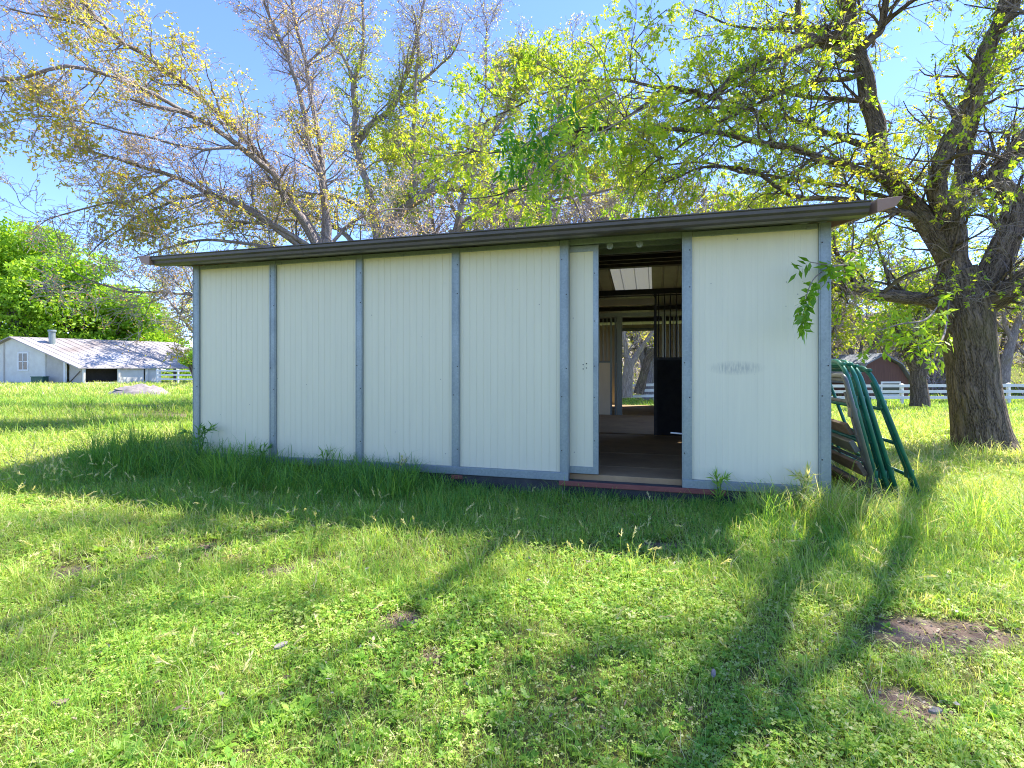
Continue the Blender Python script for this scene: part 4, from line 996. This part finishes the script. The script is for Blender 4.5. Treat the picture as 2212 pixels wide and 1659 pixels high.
# nodding seed heads (foxtails): a stalk blade and a pale plume of short bristles
def foxtails(x,y,h,tint=.9):
    k=usable(x,y); x=x[k];y=y[k];h=h[k]; K=len(x); a=R.uniform(0,6.28,K); l=R.uniform(.08,.55,K)
    add_blades(x,y,h,np.full(K,.0028),l,np.full(K,.6),az=a)
    d=np.stack([np.cos(a),np.sin(a),np.zeros(K)],1); b=np.stack([x,y,gz(x,y)-.01],1); hh=h[:,None]; ll=l[:,None]
    tip=b+np.array([0,0,1.])*hh*(1.0-.36*ll)+d*hh*ll*1.2; m2=b+np.array([0,0,1.])*hh*(.80-.1*ll)+d*hh*ll*.65
    t=nrm(tip-m2)
    for j in range(22):
        q=tip-t*(.08*R.random((K,1)))+0; dd=nrm(t+R.normal(size=(K,3))*.22+np.array([0,0,-.08]))
        V,F,T=leaf_quads(q,dd,.034,.0048,np.clip(tint+.08*R.normal(size=K),0,1)); GR.add(V,F,None,T)
x,y=along_wall(110,-2.2,LB+1.5,1.2,2.1); foxtails(x,y,R.uniform(.12,.30,len(x)))
x,y=along_wall(110,-3.4,.2,.9,1.5); foxtails(x,y,R.uniform(.2,.36,len(x)))
x,y=scatter(160,2,5.5); foxtails(x,y,R.uniform(.08,.2,len(x)))
x,y=scatter(900,5.2,14); k=x>3.3; foxtails(x[k],y[k],R.uniform(.2,.38,k.sum()),.9)
# dry straw stems lying about
x,y=scatter(2200,1,7); k=usable(x,y); add_blades(x[k],y[k],R.uniform(.05,.13,k.sum()),np.full(k.sum(),.003),R.uniform(.8,1.8,k.sum()),R.uniform(.85,1,k.sum()))
LT=Acc()
def litter(n,y0,y1,L):
    x,y=scatter(n,y0,y1,pw=.8); z=gz(x,y)+R.uniform(.008,.05,n); d=R.normal(size=(n,3))*np.array([1,1,.25])
    V,F,T=leaf_quads(np.stack([x,y,z],1),d,L*R.uniform(.4,1.3,n),L*R.uniform(.15,.5,n),R.random(n),.5); LT.add(V,F,None,T)
litter(1500,.9,3.5,.03); litter(2200,3,9,.05)
for (dx,dy,a,b) in dirt[:13]:
    n=90 if a<.5 else 400; x=dx+R.normal(size=n)*a*.7; y=dy+R.normal(size=n)*b*.7; z=gz(x,y)+R.uniform(.002,.012,n)
    V,F,T=leaf_quads(np.stack([x,y,z],1),R.normal(size=(n,3))*np.array([1,1,.35]),.022*R.uniform(.3,1.3,n),.012*R.uniform(.3,1.2,n),R.random(n),.6); LT.add(V,F,None,T)
    n=26; x=dx+R.normal(size=n)*a*.6; y=dy+R.normal(size=n)*b*.6
    add_blades(x,y,R.uniform(.03,.09,n),np.full(n,.003),R.uniform(.3,1.5,n),R.uniform(.5,1,n))
tag(LT.obj('leaf_litter',leaf('dead_leaf_litter',[(0,(.07,.045,.03)),(.4,(.20,.135,.085)),(.75,(.36,.28,.20)),(1,(.55,.48,.40))],.15,1.0),None),'dead leaves and crumbs of soil scattered through the lawn','leaf litter',kind='stuff')
tag(CL.obj('clover',LEAF_CLOVER,None),'low broad leaved clover and weeds in the lawn','clover',kind='stuff')

tag(GR.obj('grass',LEAF_BLADE,None),'long and short grass blades covering the paddock','grass',kind='stuff')

# taller weeds standing against the wall
def weed(lx,ly,h,label,tint,mat,seed,n=26,brown=False):
    b=np.array(barn_pt(lx,ly)); b[2]=float(gz(b[0],b[1])); root=empty('weed_plant',tuple(b)); tag(root,label,'weed')
    r=np.random.default_rng(seed); ns=4; Q=[]
    for k in range(ns):
        a=r.uniform(0,6.28); s=r.uniform(.05,.2)*h
        Q.append(spline([(0,0,-.02),(math.cos(a)*s*.3,math.sin(a)*s*.3,h*.4),(math.cos(a)*s*.7,math.sin(a)*s*.7,h*.75),(math.cos(a)*s*1.6,math.sin(a)*s*1.6,h*r.uniform(.8,1))],10))
    Q=np.array(Q); V,F,U=tubes(Q,np.broadcast_to(np.linspace(.005,.002,10),(ns,10)),5); A=Acc(); A.add(V,F,U); A.obj('stem',M['twig_brown'] if brown else LEAF_BLADE_S,root,True)
    p,d=along(Q,n,.1 if not brown else .55); L=(.03 if brown else .10)
    V,F,T=leaf_quads(p,d+r.normal(size=p.shape)*.6,L*r.uniform(.6,1.2,len(p)),L*(.5 if brown else .13),np.clip(tint+.1*r.normal(size=len(p)),0,1)); A=Acc(); A.add(V,F,None,T); A.obj('leaves',mat,root)
LEAF_BLADE_S=worn('green_stem',(.07,.13,.03),(.12,.19,.04),8,.6)
weed(.22,-.16,.62,'tallest feathery weed at the left end of the barn wall',.15,LEAF_BLADE,1,60)
weed(3.02,-.10,.34,'small weed with brown seeds in front of the third wall panel',.95,LEAF_BLADE,2,14,True)
weed(2.02,-.10,.36,'thin branching weed in front of the second wall panel',.3,LEAF_BLADE,3,12)
weed(1.12,-.12,.42,'grassy weed beside the second galvanised post',.2,LEAF_BLADE,4,26)
weed(6.35,-.12,.34,'pale weed below the smudged right wall panel',.4,LEAF_BLADE,5,22)
weed(7.08,-.20,.42,'pale seeding weed at the right corner post of the barn',.85,LEAF_BLADE,6,40)

# ------------------------------------------------------------------ brush on the hillside: one mass
def brush():
    r=np.random.default_rng(99); tw=Acc(); lf=Acc(); K=330
    y=36+r.random(K)**.9*55; x=(r.uniform(-.28,1.25,K))*y; 
    g=gz(x,y); rad=r.uniform(1.2,2.6,K); h=r.uniform(1.6,4.2,K)
    for k in range(K):
        n=34; d=nrm(r.normal(size=(n,3))+np.array([0,0,1.1])); d[:,2]=np.abs(d[:,2])
        b=np.array([x[k],y[k],g[k]])+r.normal(size=(n,3))*np.array([.4,.4,.05])*rad[k]
        st=np.array([rad[k],rad[k],h[k]])
        Q=np.stack([b,b+d*st*.4+r.normal(size=(n,3))*.1,b+d*st*.75+r.normal(size=(n,3))*.2,b+d*st+r.normal(size=(n,3))*.3],1)
        V,F,U=tubes(Q,np.broadcast_to(np.array([.045,.03,.022,.014]),(n,4)),3); tw.add(V,F,U)
        m=150; dd=nrm(r.normal(size=(m,3))+np.array([0,0,.7])); dd[:,2]=np.abs(dd[:,2]); p=np.array([x[k],y[k],g[k]])+dd*st*r.uniform(.5,1.08,(m,1))+r.normal(size=(m,3))*.2
        base=r.choice([.15,.35,.55,.9],p=[.3,.3,.25,.15])
        V,F,T=leaf_quads(p,r.normal(size=(m,3)),.26*r.uniform(.6,1.3,m),.15,np.clip(base+.12*r.normal(size=m),0,1)); lf.add(V,F,None,T)
    o=tw.obj('hillside_brush',M['twig'],None); tag(o,'grey brown brush covering the hillside beyond the fence','brush',kind='stuff')
    l=lf.obj('brush_leaves',LEAF_GREY,o); l['kind']='stuff'
brush()

# ------------------------------------------------------------------ light, sky, camera
SUN_AZ=np.array([.898,.44]); EL=math.radians(56)
w=bpy.data.worlds.new('World'); S.world=w; w.use_nodes=True; nt=w.node_tree
sky=nt.nodes.new('ShaderNodeTexSky'); sky.sky_type='NISHITA'; sky.sun_disc=False; sky.sun_elevation=EL
sky.sun_rotation=math.atan2(SUN_AZ[0],SUN_AZ[1]); sky.air_density=.85; sky.dust_density=.05; sky.ozone_density=8; sky.altitude=200
tn=nt.nodes.new('ShaderNodeMix'); tn.data_type='RGBA'; tn.blend_type='MULTIPLY'; tn.inputs[0].default_value=1; tn.inputs[7].default_value=(.98,.915,1.05,1); nt.links.new(sky.outputs[0],tn.inputs[6]); nt.links.new(tn.outputs[2],nt.nodes['Background'].inputs[0]); nt.nodes['Background'].inputs[1].default_value=.135
L=bpy.data.lights.new('sun','SUN'); L.energy=4.2; L.angle=math.radians(.53); L.color=(1,.95,.86)
so=bpy.data.objects.new('sun',L); COL.objects.link(so)
dirv=Vector((-SUN_AZ[0]*math.cos(EL),-SUN_AZ[1]*math.cos(EL),-math.sin(EL))); so.rotation_euler=dirv.to_track_quat('-Z','Y').to_euler(); so.location=(20,25,40)
cam=bpy.data.cameras.new('camera'); cam.lens=18; cam.sensor_width=36; cam.clip_end=1500; cam.clip_start=.05; cam.shift_y=-32.5/2212
co=bpy.data.objects.new('camera',cam); COL.objects.link(co); co.location=(0,0,HC); co.rotation_euler=(math.pi/2,0,0); S.camera=co
S.view_settings.view_transform='Standard'; S.view_settings.look='None'; S.view_settings.gamma=1; S.view_settings.exposure=1.74
S.render.engine='CYCLES'; S.cycles.use_denoising=True; S.cycles.denoising_prefilter='NONE'; S.cycles.denoising_input_passes='RGB_ALBEDO_NORMAL'; S.cycles.filter_width=1.05; S.cycles.max_bounces=10; S.cycles.diffuse_bounces=5; S.cycles.transparent_max_bounces=12
